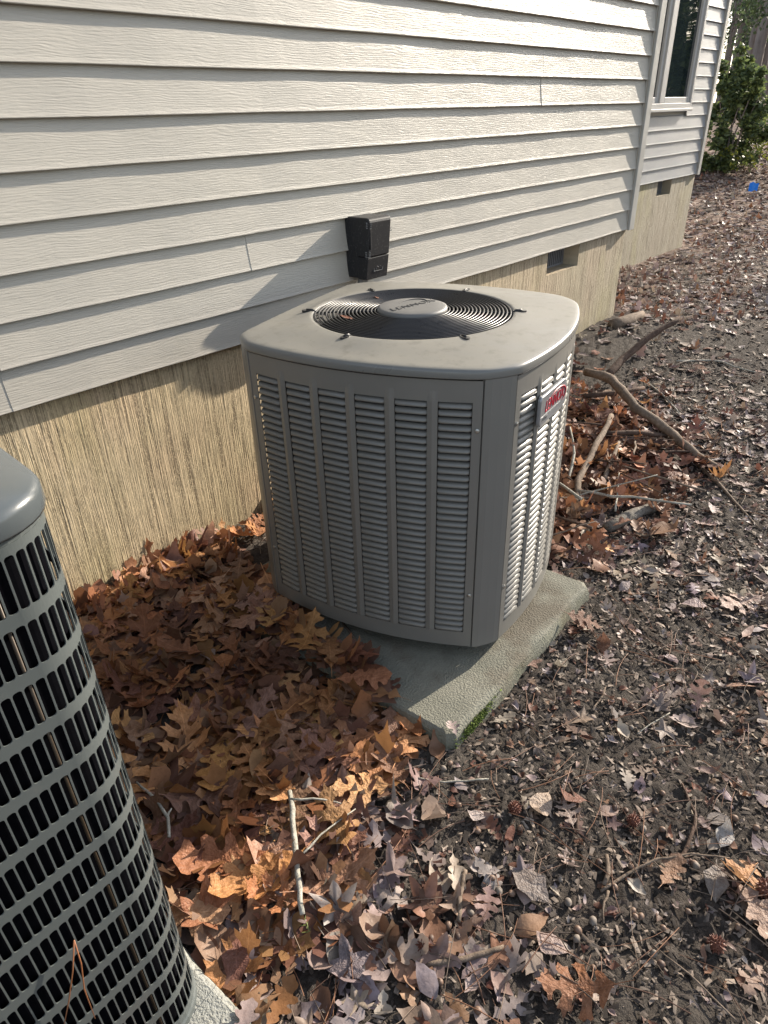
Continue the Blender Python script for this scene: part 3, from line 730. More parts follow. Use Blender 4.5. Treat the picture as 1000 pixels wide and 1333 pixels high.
for s_, off in ((SEGX - 0.012, -0.0075),):
    p = per2(s_, off); MB().tube([(p[0], p[1], 0.03), (p[0], p[1], 1.02)], 0.0022, 6).build('coil_edge_glint', M_coil_glint, ac2, smooth=True)  # added strip standing in for light on the coil's corner edge
# pine needles caught on the grille
def plate(px, py): return at_y(px, py, y0n - BULGE - 0.003)
for i, q in enumerate((((97, 1225), (93, 1262), (88, 1300), (83, 1338)), ((97, 1225), (104, 1252), (108, 1285), (124, 1326)))):
    o = MB().tube([plate(*p) + np.array((0, 0.001 * (j == 0) - 0.004 * (j in (1, 2)), 0)) for j, p in enumerate(q)], [0.0012, 0.001, 0.001, 0.0006], 5).build('pine_needle', None, smooth=True)
    o.data.materials.append(simple('orange_needle', (0.26, 0.10, 0.04), 0.5)) if i == 0 else o.data.materials.append(bpy.data.materials['orange_needle'])
    tag(o, 'long orange pine needle caught on the slotted grille of the dark unit', 'pine needle', 'needles caught on the grille')

# ================================================================== DISCONNECT BOX
bx0, bx1, bz0, bz1, byf = 2.045, 2.165, 0.842, 1.068, 1.880
dis = empty('disconnect_box', ((bx0 + bx1) / 2, YW, bz0)); tag(dis, 'black electrical disconnect box with dusty hinged cover mounted on the siding', 'electrical box')
def dp(mb, name, mat, **kw):
    o = mb.build(name, mat, **kw); o.parent = dis; o.matrix_parent_inverse = Matrix.Translation((-(bx0 + bx1) / 2, -YW, -bz0)); return o
def prism(mb, prof, xa, xb):
    n = len(prof); mb.add([(xa, y, z) for y, z in prof] + [(xb, y, z) for y, z in prof], [tuple(range(n)), tuple(range(2 * n - 1, n - 1, -1))] + [(i, i + n, (i + 1) % n + n, (i + 1) % n) for i in range(n)]); return mb
dp(prism(MB(), [(2.012, bz0), (2.012, bz1 - 0.004), (1.965, bz1 - 0.004), (1.962, 0.985), (1.945, 0.925), (1.945, bz0)], bx0, bx1), 'body', M_black, bevel=0.004)
dp(prism(MB(), [(1.995, bz1), (byf + 0.012, bz1), (byf + 0.003, bz1 - 0.005), (byf, bz1 - 0.016), (byf + 0.013, 0.926), (1.955, 0.926), (1.972, 0.99), (1.995, 1.05)], bx0 - 0.003, bx1 + 0.003), 'cover', M_black, bevel=0.004)
dp(prism(MB(), [(1.950, 0.924), (byf + 0.013, 0.924), (byf + 0.026, bz0 - 0.003), (1.95, bz0 - 0.003)], bx0 - 0.002, bx1 + 0.002), 'lower_cover', M_black, bevel=0.003)
for zc in (1.042, 0.936):
    mb = MB(); hy = 0.002 if zc > 1 else 0.011
    for j in range(4): mb.tube([(bx0 - 0.006, byf + 0.012 + hy, zc + j * 0.006 - 0.009), (bx0 + 0.008, byf - 0.003 + hy, zc + j * 0.006 - 0.009)], 0.0018, 6)
    dp(mb, 'hinge', M_conduit)
dp(MB().box((bx0 + 0.004, byf + 0.002, 0.955), (bx0 + 0.010, byf + 0.02, 1.03)), 'hinge_strip', M_black, bevel=0.001)
dp(MB().box((bx1 + 0.001, byf + 0.004, 1.010), (bx1 + 0.012, byf + 0.012, 1.013)).box((bx1 + 0.001, byf + 0.004, 1.018), (bx1 + 0.010, byf + 0.012, 1.021)), 'latch', M_conduit)
mb = MB(); yy = byf + 0.0205
mb.box((2.0820, yy - 0.0012, 0.868), (2.1320, yy + 0.003, 0.8695)); mb.box((2.0820, yy - 0.0016, 0.8695), (2.0835, yy + 0.0026, 0.879)); mb.box((2.1305, yy - 0.0016, 0.8695), (2.1320, yy + 0.0026, 0.879))
mb.tube([(2.0960, yy - 0.001, 0.875), (2.1000, yy - 0.001, 0.888), (2.1080, yy - 0.001, 0.882), (2.1140, yy - 0.001, 0.892), (2.1220, yy - 0.001, 0.885)], 0.0011, 5)
dp(mb, 'raised_mark', M_conduit)
dp(MB().tube([(2.082, 1.962, bz0 + 0.003), (2.082, 1.962, bz0 - 0.006), (2.082, 1.962, bz0 - 0.007), (2.082, 1.962, bz0 - 0.028)], [0.015, 0.015, 0.021, 0.021], 8), 'conduit_nut', M_conduit)
dp(MB().tube([(2.082, 1.962, bz0 - 0.028), (2.082, 1.962, 0.72), (2.082, 1.962, 0.42), (2.07, 1.955, 0.30), (2.03, 1.92, 0.22), (1.97, 1.84, 0.19), (1.86, 1.72, 0.19)], 0.013, 12), 'conduit_whip', M_conduit, smooth=True)

# ================================================================== BACKGROUND: trees, bush, flag, far woods
M_foliage = mat_tint('evergreen_leaf', 0.5, 0.4)
_t = M_foliage.node_tree; _b = _t.nodes['Principled BSDF']; _tr = _t.nodes.new('ShaderNodeBsdfTranslucent'); _mx = _t.nodes.new('ShaderNodeMixShader'); _mx.inputs[0].default_value = 0.4
_at = [n for n in _t.nodes if n.type == 'ATTRIBUTE'][0]; _t.links.new(_at.outputs['Color'], _tr.inputs[0]); _t.links.new(_b.outputs[0], _mx.inputs[1]); _t.links.new(_tr.outputs[0], _mx.inputs[2]); _t.links.new(_mx.outputs[0], _t.nodes['Material Output'].inputs[0])
def leaf_cloud(n, centres, radii, size, cols, seed, droop=0.2):
    """many small bent leaves spread through a set of clumps"""
    r = np.random.default_rng(seed); V = []; T = []; Cc = []
    centres = np.array(centres); k = len(centres)
    for i in range(n):
        j = r.integers(k); d = r.normal(0, 1, 3); d /= np.linalg.norm(d) + 1e-9; p = centres[j] + d * np.array(radii[j]) * (r.uniform(0.25, 1.0) ** 0.6)
        s = size * r.uniform(0.6, 1.3); a = r.normal(0, 1, 3); a[2] *= 0.5; a[2] -= droop; a /= np.linalg.norm(a); b = np.cross(a, r.normal(0, 1, 3)); b /= np.linalg.norm(b) + 1e-9; nn = np.cross(a, b)
        b0 = len(V)
        V += [p, p + a * s * .5 + b * s * .26 + nn * s * .06, p + a * s, p + a * s * .5 - b * s * .26 + nn * s * .06]; T += [(b0, b0 + 1, b0 + 2), (b0, b0 + 2, b0 + 3)]
        c = np.array(cols[r.integers(len(cols))]) * r.uniform(0.6, 1.25); Cc += [c] * 4
    return fast_mesh('foliage', np.array(V), np.array(T), np.array(Cc))
GREENS = [(0.095, 0.135, 0.060), (0.080, 0.115, 0.052), (0.12, 0.16, 0.065), (0.070, 0.10, 0.050)]
# holly-like bush beyond the far house corner
bp = gp(944, 221); bush = empty('bush', tuple(bp)); tag(bush, 'rounded dark green evergreen bush beyond the far corner of the house', 'bush')
bd = float(np.hypot(bp[0], bp[1])); S = bd / 18.0
r = np.random.default_rng(5); cs, rs = [], []
for i in range(84):
    h = r.uniform(0.08, 1.8); w = 0.85 * math.sin(math.pi * min(0.94, 0.22 + h / 2.45)); a = r.uniform(0, 6.28); q = w * r.uniform(0.0, 1) ** 0.6
    cs.append((S * q * math.cos(a), S * q * math.sin(a), S * h)); rs.append((S * r.uniform(.09, .20),) * 3)
for a, q, h in ((0.3, .35, 2.0), (1.4, .5, 1.9), (2.6, .2, 2.15), (4.0, .55, 1.75), (5.2, .75, 1.5), (5.9, .9, 1.1), (4.6, .85, .8)):
    for t in (.8, .9, 1.0): cs.append((S * q * t * math.cos(a), S * q * t * math.sin(a), S * h * t)); rs.append((S * .09,) * 3)
link('foliage', leaf_cloud(12000, cs, rs, 0.105 * S, GREENS + [(0.20, 0.24, 0.07), (0.17, 0.21, 0.07), (0.14, 0.18, 0.06)], 6), M_foliage, bush)
mb = MB()
for i in range(9):
    a = r.uniform(0, 6.28); mb.tube([(0.05 * math.cos(a), 0.05 * math.sin(a), -0.1), (0.2 * S * math.cos(a), 0.2 * S * math.sin(a), 0.7 * S), (0.4 * S * math.cos(a + .3), 0.4 * S * math.sin(a + .3), 1.4 * S)], [0.022, 0.014, 0.006], 6)
mb.build('stem', M_trunk, bush)
bush_fol = bush.children[0].data
for i, (bx, by, bs) in enumerate(((19, -0.6, 1.5), (20, -2.2, 1.7), (19.5, -4, 1.6), (21, -5.6, 1.8), (20, -7.4, 1.7), (22, -9.2, 1.9), (21, -11.5, 1.8), (23, -14, 2.0))):
    hb = empty('bush', (bx, by, float(gz(bx, by)) - .1), i * 1.3); hb.scale = (bs, bs, bs * 1.15); tag(hb, 'tall evergreen bush of the garden edge mirrored in the far window', 'bush', 'bushes of the garden edge'); link('foliage', bush_fol, None, hb)
# yellow-green low shrub in front of it
sp = gp(972, 226); sh = empty('shrub', tuple(sp)); tag(sh, 'small yellow green sprig shrub at the foot of the evergreen bush', 'shrub')
r = np.random.default_rng(9); mb = MB(); cs = []
for i in range(11):
    a = r.uniform(0, 6.28); R = r.uniform(.15, .5); top = (R * math.cos(a), R * math.sin(a), r.uniform(.2, .55)); mb.tube([(0, 0, -.05), (top[0] * .4, top[1] * .4, top[2] * .7), top], [0.006, 0.005, 0.003], 5); cs.append(top)
mb.build('stem', M_stick, sh); link('foliage', leaf_cloud(420, cs, [(0.16,) * 3] * len(cs), 0.075, [(0.22, 0.23, 0.04), (0.16, 0.19, 0.04)], 10), M_foliage, sh)
# survey flag
v = ray(975, 244); v = v / np.hypot(v[0], v[1]); fp = CAM + v * 10.6; fb = float(gz(fp[0], fp[1]))
flag = empty('marker_flag', (fp[0], fp[1], fb)); tag(flag, 'small bright blue marker flag on a thin wire standing among the leaves', 'flag')
MB().tube([(0, 0, -0.05), (0.004, 0, fp[2] - fb + 0.06)], 0.0016, 5).build('wire', M_wire, flag)
hz = fp[2] - fb
M_blue = simple('blue_flag', (0.005, 0.17, 0.70), 0.6)
mb = MB(); fr = [(0.0, 0.05), (0.03, 0.066), (0.06, 0.045), (0.09, 0.05)]; lo = [(0.0, -0.04), (0.03, -0.05), (0.06, -0.028), (0.085, -0.045)]
vs = []
for i in range(4): vs += [(.29 * fr[i][0] * 1.15 + .012 * (i % 2), -.96 * fr[i][0] * 1.15, hz + fr[i][1]), (.29 * lo[i][0] * 1.15 + .014 * (i % 2), -.96 * lo[i][0] * 1.15, hz + lo[i][1])]
mb.add(vs, [(2 * i, 2 * i + 1, 2 * i + 3, 2 * i + 2) for i in range(3)]); mb.build('flag_cloth', M_blue, flag, solid=0.002)

# trees
def tree_mesh(seed, h, rad, evergreen):
    r = np.random.default_rng(seed); mb = MB(); lean = r.uniform(-.03, .03, 2)
    pts = [(lean[0] * z + 0.05 * math.sin(z * .7 + seed), lean[1] * z + 0.05 * math.cos(z * .6 + seed), z) for z in np.linspace(-0.3, h, 10)]
    rads = [rad * (1.35 if i == 0 else 1.0) * (1 - 0.8 * i / 9) for i in range(10)]
    mb.tube(pts, rads, 10, jit=0.08); tips = []
    for i in range(16):
        t = r.uniform(0.22 if evergreen else 0.45, 0.98); z = t * h; a = r.uniform(0, 6.28); L = (1.1 - t) * h * 0.38 + 0.5
        p0 = np.array((lean[0] * z, lean[1] * z, z)); d = np.array((math.cos(a), math.sin(a), r.uniform(.1, .6)))
        p1 = p0 + d * L * .5; p2 = p0 + d * L + np.array((0, 0, .15 * L)); mb.tube([p0, p1, p2], [rad * .25 * (1.2 - t), rad * .16 * (1.2 - t), 0.012], 6)
        tips += [p2, (p1 + p2) / 2, p1 * .8 + p2 * .2]
        for q in range(2):
            e = p1 + (p2 - p1) * r.uniform(0, .7); w = r.normal(0, .35 * L, 3); tips.append(e + w * .6); mb.tube([e, e + w * .6], [0.02, 0.006], 5)
    return mb, tips
M_foliage_b = M_foliage
kinds = []
for s in range(3):
    mb, tips = tree_mesh(20 + s, 11 + s, 0.10 + 0.035 * s, False); kinds.append((mb.mesh('trunk', True), leaf_cloud(1100, tips, [(0.8, 0.8, 0.6)] * len(tips), 0.16, [(0.10, 0.07, 0.05), (0.14, 0.09, 0.06)], 30 + s)))
for s in range(2):
    mb, tips = tree_mesh(40 + s, 8.5 + s, 0.12 + 0.04 * s, True); kinds.append((mb.mesh('trunk', True), leaf_cloud(5200, tips, [(0.75, 0.75, 0.42)] * len(tips), 0.20, GREENS, 50 + s, 0.5)))
for a, b in kinds: a.materials.append(M_trunk); b.materials.append(M_foliage)
def put_tree(kind, x, y, sc, label, group):
    a, b = kinds[kind]; root = empty('tree', (x, y, float(gz(x, y))), random.uniform(0, 6.28)); root.scale = (sc,) * 3
    tag(root, label, 'tree', group); link('trunk', a, None, root); link('crown', b, None, root)
def polar(px, d):
    v = ray(px, 130); a = math.atan2(v[1], v[0]); return d * math.cos(a), d * math.sin(a)
bare = [(973, 28, 2, 1.1), (965, 34, 1, 1.0), (987, 38, 2, 1.0), (955, 40, 0, 0.9), (996, 33, 0, 0.8), (980, 42, 2, 1.3), (967, 44, 0, 1.2), (948, 40, 1, 1.2), (1008, 36, 0, 1.1), (990, 48, 1, 1.2), (1020, 31, 2, 1.2), (940, 46, 2, 1.1), (976, 37, 1, 0.7), (1002, 43, 2, 1.0), (958, 50, 0, 1.3)]
for px, d, k, sc in bare: put_tree(k, *polar(px, d), sc, 'bare brown tree trunk in the woods beyond the house', 'bare trees in the woods')
for px, d, k, sc in ((1012, 27, 4, 0.7), (976, 52, 3, 1.0), (992, 55, 4, 1.1), (1012, 33, 3, 0.9), (996, 45, 4, 0.9), (936, 38, 3, 0.8)):
    put_tree(k, *polar(px, d), sc, 'dark evergreen tree with drooping branches in the woods', 'evergreens in the woods')
# trees on the garden side, which the far window mirrors
for i, (x, y) in enumerate(((20, -1.2), (21, -3.2), (22, -5), (20, -7), (24, -8), (23, -11), (26, -4), (27, -7), (30, -9), (26, -14), (30, -14), (33, -7), (36, -12), (22, -17), (28, -20))):
    put_tree(3 + i % 2, x, y, 0.62 + 0.05 * (i % 3), 'evergreen tree of the garden edge mirrored in the far window', 'evergreens of the garden edge')
# the far wood behind them reads as one mass
r = np.random.default_rng(77); mb = MB(); tips = []
for i in range(330):
    a = math.radians(r.uniform(-75, 38)); d = r.uniform(52, 95)
    if -16 < math.degrees(a) < -2: d += 70                    # a clearing on the sun's side
    x, y = d * math.cos(a), d * math.sin(a); h = r.uniform(6, 14); w = r.uniform(.07, .24); z = float(gz(x, y))
    mb.tube([(x, y, z - .3), (x + r.normal(0, .2), y + r.normal(0, .2), z + h * .5), (x + r.normal(0, .5), y + r.normal(0, .5), z + h)], [w, w * .7, w * .2], 6)
    for q in range(4): tips.append((x + r.normal(0, 1.2), y + r.normal(0, 1.2), z + r.uniform(.3, h * .8)))
o = mb.build('distant_woods', M_trunk, smooth=True); tag(o, 'far brown woods reading as one mass behind the nearer trees', 'woods', kind='stuff')
o = link('distant_undergrowth', leaf_cloud(9000, tips, [(1.6, 1.6, 1.3)] * len(tips), 0.34, GREENS[:1] + [(0.22, 0.17, 0.13), (0.26, 0.20, 0.16), (0.17, 0.14, 0.11), (0.20, 0.16, 0.14)], 78), M_foliage); tag(o, 'dense undergrowth of the far woods', 'undergrowth', kind='stuff')

# ================================================================== FALLEN LEAVES
OAKP = [(0, .010), (.05, .025), (.09, .06), (.13, .13), (.19, .19), (.22, .17), (.23, .12), (.22, .075), (.25, .05), (.29, .06), (.32, .12), (.34, .20), (.33, .27), (.40, .30), (.43, .37), (.47, .30), (.52, .29), (.47, .21), (.45, .13), (.45, .075), (.48, .055), (.52, .065), (.55, .12), (.57, .19), (.57, .25), (.63, .26), (.68, .33), (.70, .25), (.75, .24), (.70, .17), (.67, .11), (.68, .065), (.71, .05), (.74, .06), (.78, .10), (.80, .16), (.86, .17), (.86, .10), (.90, .09), (.93, .03), (1, 0)]
OAKPL = [OAKP[i] for i in (0, 2, 4, 6, 8, 9, 11, 12, 14, 16, 18, 20, 22, 24, 26, 28, 30, 32, 34, 36, 37, 39, 40)]
OAK2P = [(0, .01), (.1, .05), (.16, .12), (.22, .15), (.26, .11), (.27, .08), (.31, .09), (.36, .19), (.43, .25), (.48, .22), (.48, .14), (.51, .11), (.55, .13), (.60, .24), (.67, .29), (.72, .25), (.71, .16), (.74, .13), (.78, .15), (.83, .19), (.89, .18), (.93, .10), (.97, .05), (1, 0)]
from mathutils.geometry import delaunay_2d_cdt
def outline_template(side, r, inner):
    """triangulated leaf blade from one side's outline, mirrored with variation"""
    def vary(P):
        k = r.uniform(.88, 1.1); ph = r.uniform(0, 6.28)
        return [(x + (.012 * math.sin(11 * x + ph) if 0 < x < 1 else 0), y * k * (1 + .12 * math.sin(8 * x + ph)) + (0 if y < .02 else r.uniform(-.008, .008))) for x, y in P]
    A = vary(side); B = [(x, -y) for x, y in reversed(vary(side)[1:-1])]; poly = A + [(b[0], b[1]) for b in B]
    n = len(poly); pts = [Vector(q) for q in poly]
    if inner:
        for i in range(1, 20): pts.append(Vector((i / 20, 0.0)))
        for x in (.36, .42, .58, .65):
            for y in (.07, .14): pts += [Vector((x + y * .5, y)), Vector((x + y * .5, -y))]
    else:
        for i in range(1, 7): pts.append(Vector((i / 7, 0.0)))
    out = delaunay_2d_cdt(pts, [], [list(range(n))], 1, 1e-5)
    V = [(v[0], v[1], 0) for v in out[0]]; T = [tuple(f) for f in out[2] if len(f) == 3]
    b0 = len(V); V += [(0.01, .006, 0), (0.01, -.006, 0), (-.20, .012, 0.0), (-.20, .004, 0.0)]; T += [(b0, b0 + 2, b0 + 3), (b0, b0 + 3, b0 + 1)]
    return np.array(V, float), np.array(T)
OVAL = [(0, 0, .006), (.10, .10, .11), (.22, .22, .21), (.36, .36, .27), (.52, .52, .28), (.66, .66, .23), (.80, .80, .14), (.91, .91, .06), (1, 1, .002)]
LONG = [(0, 0, .006), (.12, .12, .07), (.28, .28, .13), (.46, .46, .155), (.64, .64, .13), (.82, .82, .07), (1, 1, .002)]
def strip_template(pts, r, half):
    """leaf blade along +x, unit length, with a stalk; columns: edge, (half), rib, (half), edge"""
    V = []; T = []
    L = [(m, e * r.uniform(.95, 1.05) if 0 < e < 1 else e, w * r.uniform(.8, 1.15)) for m, e, w in pts]; Rr = [(m, e * r.uniform(.95, 1.05) if 0 < e < 1 else e, w * r.uniform(.8, 1.15)) for m, e, w in pts]
    nc = 5 if half else 3
    for (m, e, w), (m2, e2, w2) in zip(L, Rr):
        if half: V += [(e, w, 0), ((m + e) / 2, w / 2, 0), (m, 0, 0), ((m + e2) / 2, -w2 / 2, 0), (e2, -w2, 0)]
        else: V += [(e, w, 0), (m, 0, 0), (e2, -w2, 0)]
    n = len(pts)
    for i in range(n - 1):
        for j in range(nc - 1):
            a, b, c, d = i * nc + j, i * nc + j + 1, (i + 1) * nc + j + 1, (i + 1) * nc + j; T += [(a, b, c), (a, c, d)]
    b0 = len(V); V += [(0.01, .006, 0), (0.01, -.006, 0), (-.22, .012, 0.0), (-.22, .004, 0.0)]; T += [(b0, b0 + 2, b0 + 3), (b0, b0 + 3, b0 + 1)]
    return np.array(V, float), np.array(T)
def star_template(r, half, lobes=5, deep=0.45):
    n = lobes * 6; V = [(0.42, 0, 0)]; T = []
    for ring in ((0.5, 1.0) if half else (1.0,)):
        for i in range(n):
            t = i / n * 2 * math.pi; k = (i % 6) / 6.0; tri = abs(k - 0.5) * 2        # 1 at lobe tip
            rr = (deep + (1 - deep) * tri ** 1.3) * 0.55 * (0.72 if abs(t - math.pi) < 0.5 else 1.0) * r.uniform(.92, 1.06) * ring
            V.append((0.42 + rr * math.cos(t), rr * math.sin(t), 0))
    if half:
        for i in range(n):
            j = (i + 1) % n; T += [(0, 1 + i, 1 + j), (1 + i, 1 + n + i, 1 + n + j), (1 + i, 1 + n + j, 1 + j)]
    else:
        for i in range(n): T.append((0, 1 + i, 1 + (i + 1) % n))
    b0 = len(V); V += [(0.02, .006, 0), (0.02, -.006, 0), (-.30, .012, 0), (-.30, .004, 0)]; T += [(b0, b0 + 2, b0 + 3), (b0, b0 + 3, b0 + 1)]
    return np.array(V, float), np.array(T)
def curl(V, r, amt=1.0):
    V = V.copy(); x, y = V[:, 0] - .45, V[:, 1]
    a = r.normal(0.10, .28) * amt; b = r.normal(.5, .9) * amt; c = r.normal(0, .5) * amt; w = r.uniform(.02, .06) * amt
    ph = r.uniform(0, 6.28)
    fold = r.uniform(0, .35) * amt
    V[:, 2] += a * x ** 2 * 2 + b * y ** 2 * 1.6 + c * x * y + w * np.sin(9 * x + ph) * np.abs(y) * 5 + fold * np.abs(y) + 0.03 * amt * np.sin(13 * y + 7 * x + ph)
    edge = np.maximum(0, np.abs(y) - .14); V[:, 2] += np.sign(r.normal()) * edge * r.uniform(0, 1.1) * amt
    if r.random() < 0.35:                                    # a tip rolled back
        k = r.uniform(2, 4); s = np.maximum(0, V[:, 0] - r.uniform(.45, .7)); V[:, 2] += np.sin(s * k) * s * 1.2; V[:, 0] -= s * s * .9
    return V
def rot_mat(yaw, tilt, tdir):
    cy, sy = math.cos(yaw), math.sin(yaw); Rz = np.array([[cy, -sy, 0], [sy, cy, 0], [0, 0, 1]])
    ax = np.array([math.cos(tdir), math.sin(tdir), 0]); c, s = math.cos(tilt), math.sin(tilt); K = np.array([[0, 0, ax[1]], [0, 0, -ax[0]], [-ax[1], ax[0], 0]])
    return (np.eye(3) + s * K + (1 - c) * K @ K) @ Rz
tr_ = np.random.default_rng(101)
LOW = {'oak': [outline_template(OAKPL, tr_, False) for _ in range(5)], 'oak2': [outline_template(OAK2P[::1], tr_, False) for _ in range(4)], 'oval': [strip_template(OVAL, tr_, False) for _ in range(4)], 'long': [strip_template(LONG, tr_, False) for _ in range(3)], 'star': [star_template(tr_, False) for _ in range(3)]}
HIGH = {'oak': [outline_template(OAKP, tr_, True) for _ in range(7)], 'oak2': [outline_template(OAK2P, tr_, True) for _ in range(5)], 'oval': [strip_template(OVAL, tr_, True) for _ in range(4)], 'long': [strip_template(LONG, tr_, True) for _ in range(3)], 'star': [star_template(tr_, True) for _ in range(3)]}
ORANGE = [(0.52, 0.255, 0.105), (0.46, 0.22, 0.092), (0.41, 0.19, 0.095), (0.58, 0.315, 0.15), (0.35, 0.16, 0.085), (0.47, 0.265, 0.155), (0.31, 0.175, 0.12), (0.45, 0.27, 0.185)]
RUSSET = [(0.21, 0.105, 0.072), (0.26, 0.145, 0.10), (0.17, 0.085, 0.060), (0.31, 0.19, 0.135), (0.13, 0.07, 0.052)]
GREYED = [(0.33, 0.265, 0.235), (0.38, 0.305, 0.27), (0.27, 0.205, 0.18), (0.24, 0.175, 0.15), (0.44, 0.375, 0.34), (0.33, 0.24, 0.20), (0.35, 0.30, 0.285), (0.29, 0.24, 0.235)]
ACi = lambda x, y: ((x - ACC[0]) * math.cos(ACA) + (y - ACC[1]) * math.sin(ACA), -(x - ACC[0]) * math.sin(ACA) + (y - ACC[1]) * math.cos(ACA))
PADS = [(c0, e1, e2, 0.842, 1.0), (np.array((-0.75, 0.60)), np.array((1.0, 0)), np.array((0, 1.0)), 1.015, 1.03)]
def on_pad(x, y, m=0.0):
    for c, a, b, la, lb in PADS:
        q = np.array((x, y)) - c; u, v = q @ a, q @ b
        if -m < u < la + m and -m < v < lb + m: return True
    return False
def blocked(x, y, m=0.02):
    u, v = ACi(x, y)
    if max(abs(u), abs(v)) < 0.36 - m: return True
    if x0n - .02 < x < x1n + m and y0n - m < y < y1n: return True
    if y > YW + 0.03 - m and x < XC + 0.05: return True
    if y > YF + 0.02 and x < XF: return True
    return False
def surf(x, y):
    z = float(gz(x, y))
    return max(z, 0.001) if on_pad(x, y) else z
class Litter:
    def __init__(s): s.V = []; s.T = []; s.C = []; s.n = 0
    def add(s, V, T, c):
        s.V.append(V); s.T.append(T + s.n); s.C.append(np.tile(np.asarray(c, np.float32), (len(V), 1))); s.n += len(V)
    def build(s, name, mat, label, cat):
        o = link(name, fast_mesh(name, np.concatenate(s.V), np.concatenate(s.T), np.concatenate(s.C)), mat); tag(o, label, cat, kind='stuff'); return o
R = np.random.default_rng(2024)
def pick(pal): return np.array(pal[R.integers(len(pal))]) * R.uniform(.72, 1.2) * np.array([1, R.uniform(.93, 1.07), R.uniform(.9, 1.1)])
litter = Litter()
def scatter(n, xr, yr, dens, kinds_, size, pal, lift, tilt, amt=0.55, frag=0.0):
    keys = list(kinds_); w = np.array([kinds_[k] for k in keys]); w = w / w.sum(); done = 0
    xs = R.uniform(*xr, n); ys = R.uniform(*yr, n)
    for x, y in zip(xs, ys):
        if R.random() > dens(x, y) or blocked(x, y): continue
        k = keys[R.choice(len(keys), p=w)]; V, T = LOW[k][R.integers(len(LOW[k]))]
        V = curl(V, R, amt); s = size * R.uniform(.6, 1.25); V = V * np.array([s, s, s])
        if R.random() < frag:
            V[:, 0] = np.clip(V[:, 0], -0.02, s * R.uniform(.3, .7))
        V[:, 0] -= .45 * s; ti = abs(R.normal(0, tilt)); yaw, td = R.uniform(0, 6.28), R.uniform(0, 6.28)
        V = V @ rot_mat(yaw, ti, td).T
        z = surf(x, y) + R.uniform(*lift); mn = V[:, 2].min()
        V = V + np.array([x, y, z - mn * 0.35]); V[:, 1] = np.where((V[:, 0] < XC), np.minimum(V[:, 1], YW + 0.024), V[:, 1])
        litter.add(V, T, pick(pal)); done += 1
    return done
G = lambda x, y, cx, cy, sx, sy: math.exp(-((x - cx) / sx) ** 2 - ((y - cy) / sy) ** 2)
def d_drift(x, y):
    q = np.array((x, y)) - c0; u, v = q @ e1, q @ e2          # thins out over the pad's left part
    return float(drift(x, y)) * (float(sstep(.03, -.07, u - .24 * max(0, v - .08))) if u > -.12 else 1.0)
scatter(1500, (-0.3, 1.75), (0.55, 2.03), d_drift, {'oak': 6, 'oak2': 3.4, 'oval': 1.2, 'star': .2}, 0.15, [tuple(q * .62 for q in c_) for c_ in ORANGE] + RUSSET, (0.0, 0.022), 0.11, 0.45)
scatter(520, (-0.3, 1.9), (1.80, 2.03), d_drift, {'oak': 4, 'oak2': 3, 'oval': 2, 'long': 1}, 0.115, ORANGE, (0.012, 0.045), 0.5)       # heaped at the wall
scatter(520, (0.25, 1.3), (0.25, 0.90), lambda x, y: 0.75 * float(sstep(.95, .55, x - .55 * (y - .5))), {'oak': 2, 'oak2': 3, 'oval': 3, 'star': 2}, 0.09, GREYED + RUSSET, (0.0, 0.014), 0.18)
# pile of leaves behind the louvered unit, under the branches
scatter(2600, (1.95, 3.9), (0.70, 2.02), lambda x, y: min(1, 1.2 * G(x, y, 2.65, 1.45, .65, .55)), {'oak': 5, 'oak2': 3, 'oval': 2}, 0.12, RUSSET + RUSSET + ORANGE[2:5], (0.0, 0.04), 0.28)
# medium cover on the right
def d_right(x, y): return (.30 + .85 * float(sstep(-.25, .35, bumps(x * 1.6, y * 1.6, 1, 5)))) * min(1, .50 + .60 * G(x, y, 2.7, .75, .9, .42) + .15 * G(x, y, 1.9, .1, .9, .5) + 0.18 * max(0, float(bumps(x, y, 1, 4)))) * (0.0 if on_pad(x, y, .0) else 1)
scatter(5200, (0.75, 4.6), (-1.2, 1.5), d_right, {'oak': 2.2, 'oak2': 2.4, 'oval': 3, 'star': 1, 'long': 1.2}, 0.068, GREYED + GREYED + GREYED + RUSSET, (0.0, 0.010), 0.13, 0.5, 0.3)
scatter(6500, (0.6, 4.2), (-0.9, 1.2), lambda x, y: 0.0 if on_pad(x, y) or drift(x, y) > .4 else .75, {'oval': 3, 'long': 2, 'oak2': 1}, 0.030, GREYED + RUSSET, (0.0, 0.007), 0.2, 0.8, 0.5)
scatter(500, (-0.9, 0.75), (-0.9, 0.58), lambda x, y: .7, {'oak': 2, 'oak2': 2, 'oval': 3}, 0.075, GREYED + RUSSET, (0.0, 0.010), 0.13, 0.5, 0.2)
# the trodden soil strip stays thin, leaf bands lie before and beyond it
def d_far(x, y):
    band = G(x, y, 7.0, 1.6, 1.3, 1.6) * .55 + G(x, y, 5.3, 2.2, .8, .6) * .9 + G(x, y, 12.5, 2.0, 3.4, 6) * 1.0
    return min(1, .10 + band + .2 * max(0, float(bumps(x, y, 0, 3))))
scatter(9500, (3.6, 10.0), (-1.6, 3.1), d_far, {'oak': 3, 'oval': 3, 'oak2': 3}, 0.095, [tuple(q * .82 for q in c_) for c_ in GREYED] + RUSSET[:3], (0.0, 0.012), 0.13, 0.5, 0.2)
scatter(9000, (9.2, 17.0), (0.0, 6.5), lambda x, y: .8, {'oval': 3, 'long': 1}, 0.11, [tuple(q * .75 for q in c_) for c_ in GREYED] + RUSSET[:2], (0.0, 0.02), 0.14)
litter.build('leaf_litter', M_litter, 'layered brown fallen leaves covering the ground', 'leaf litter')
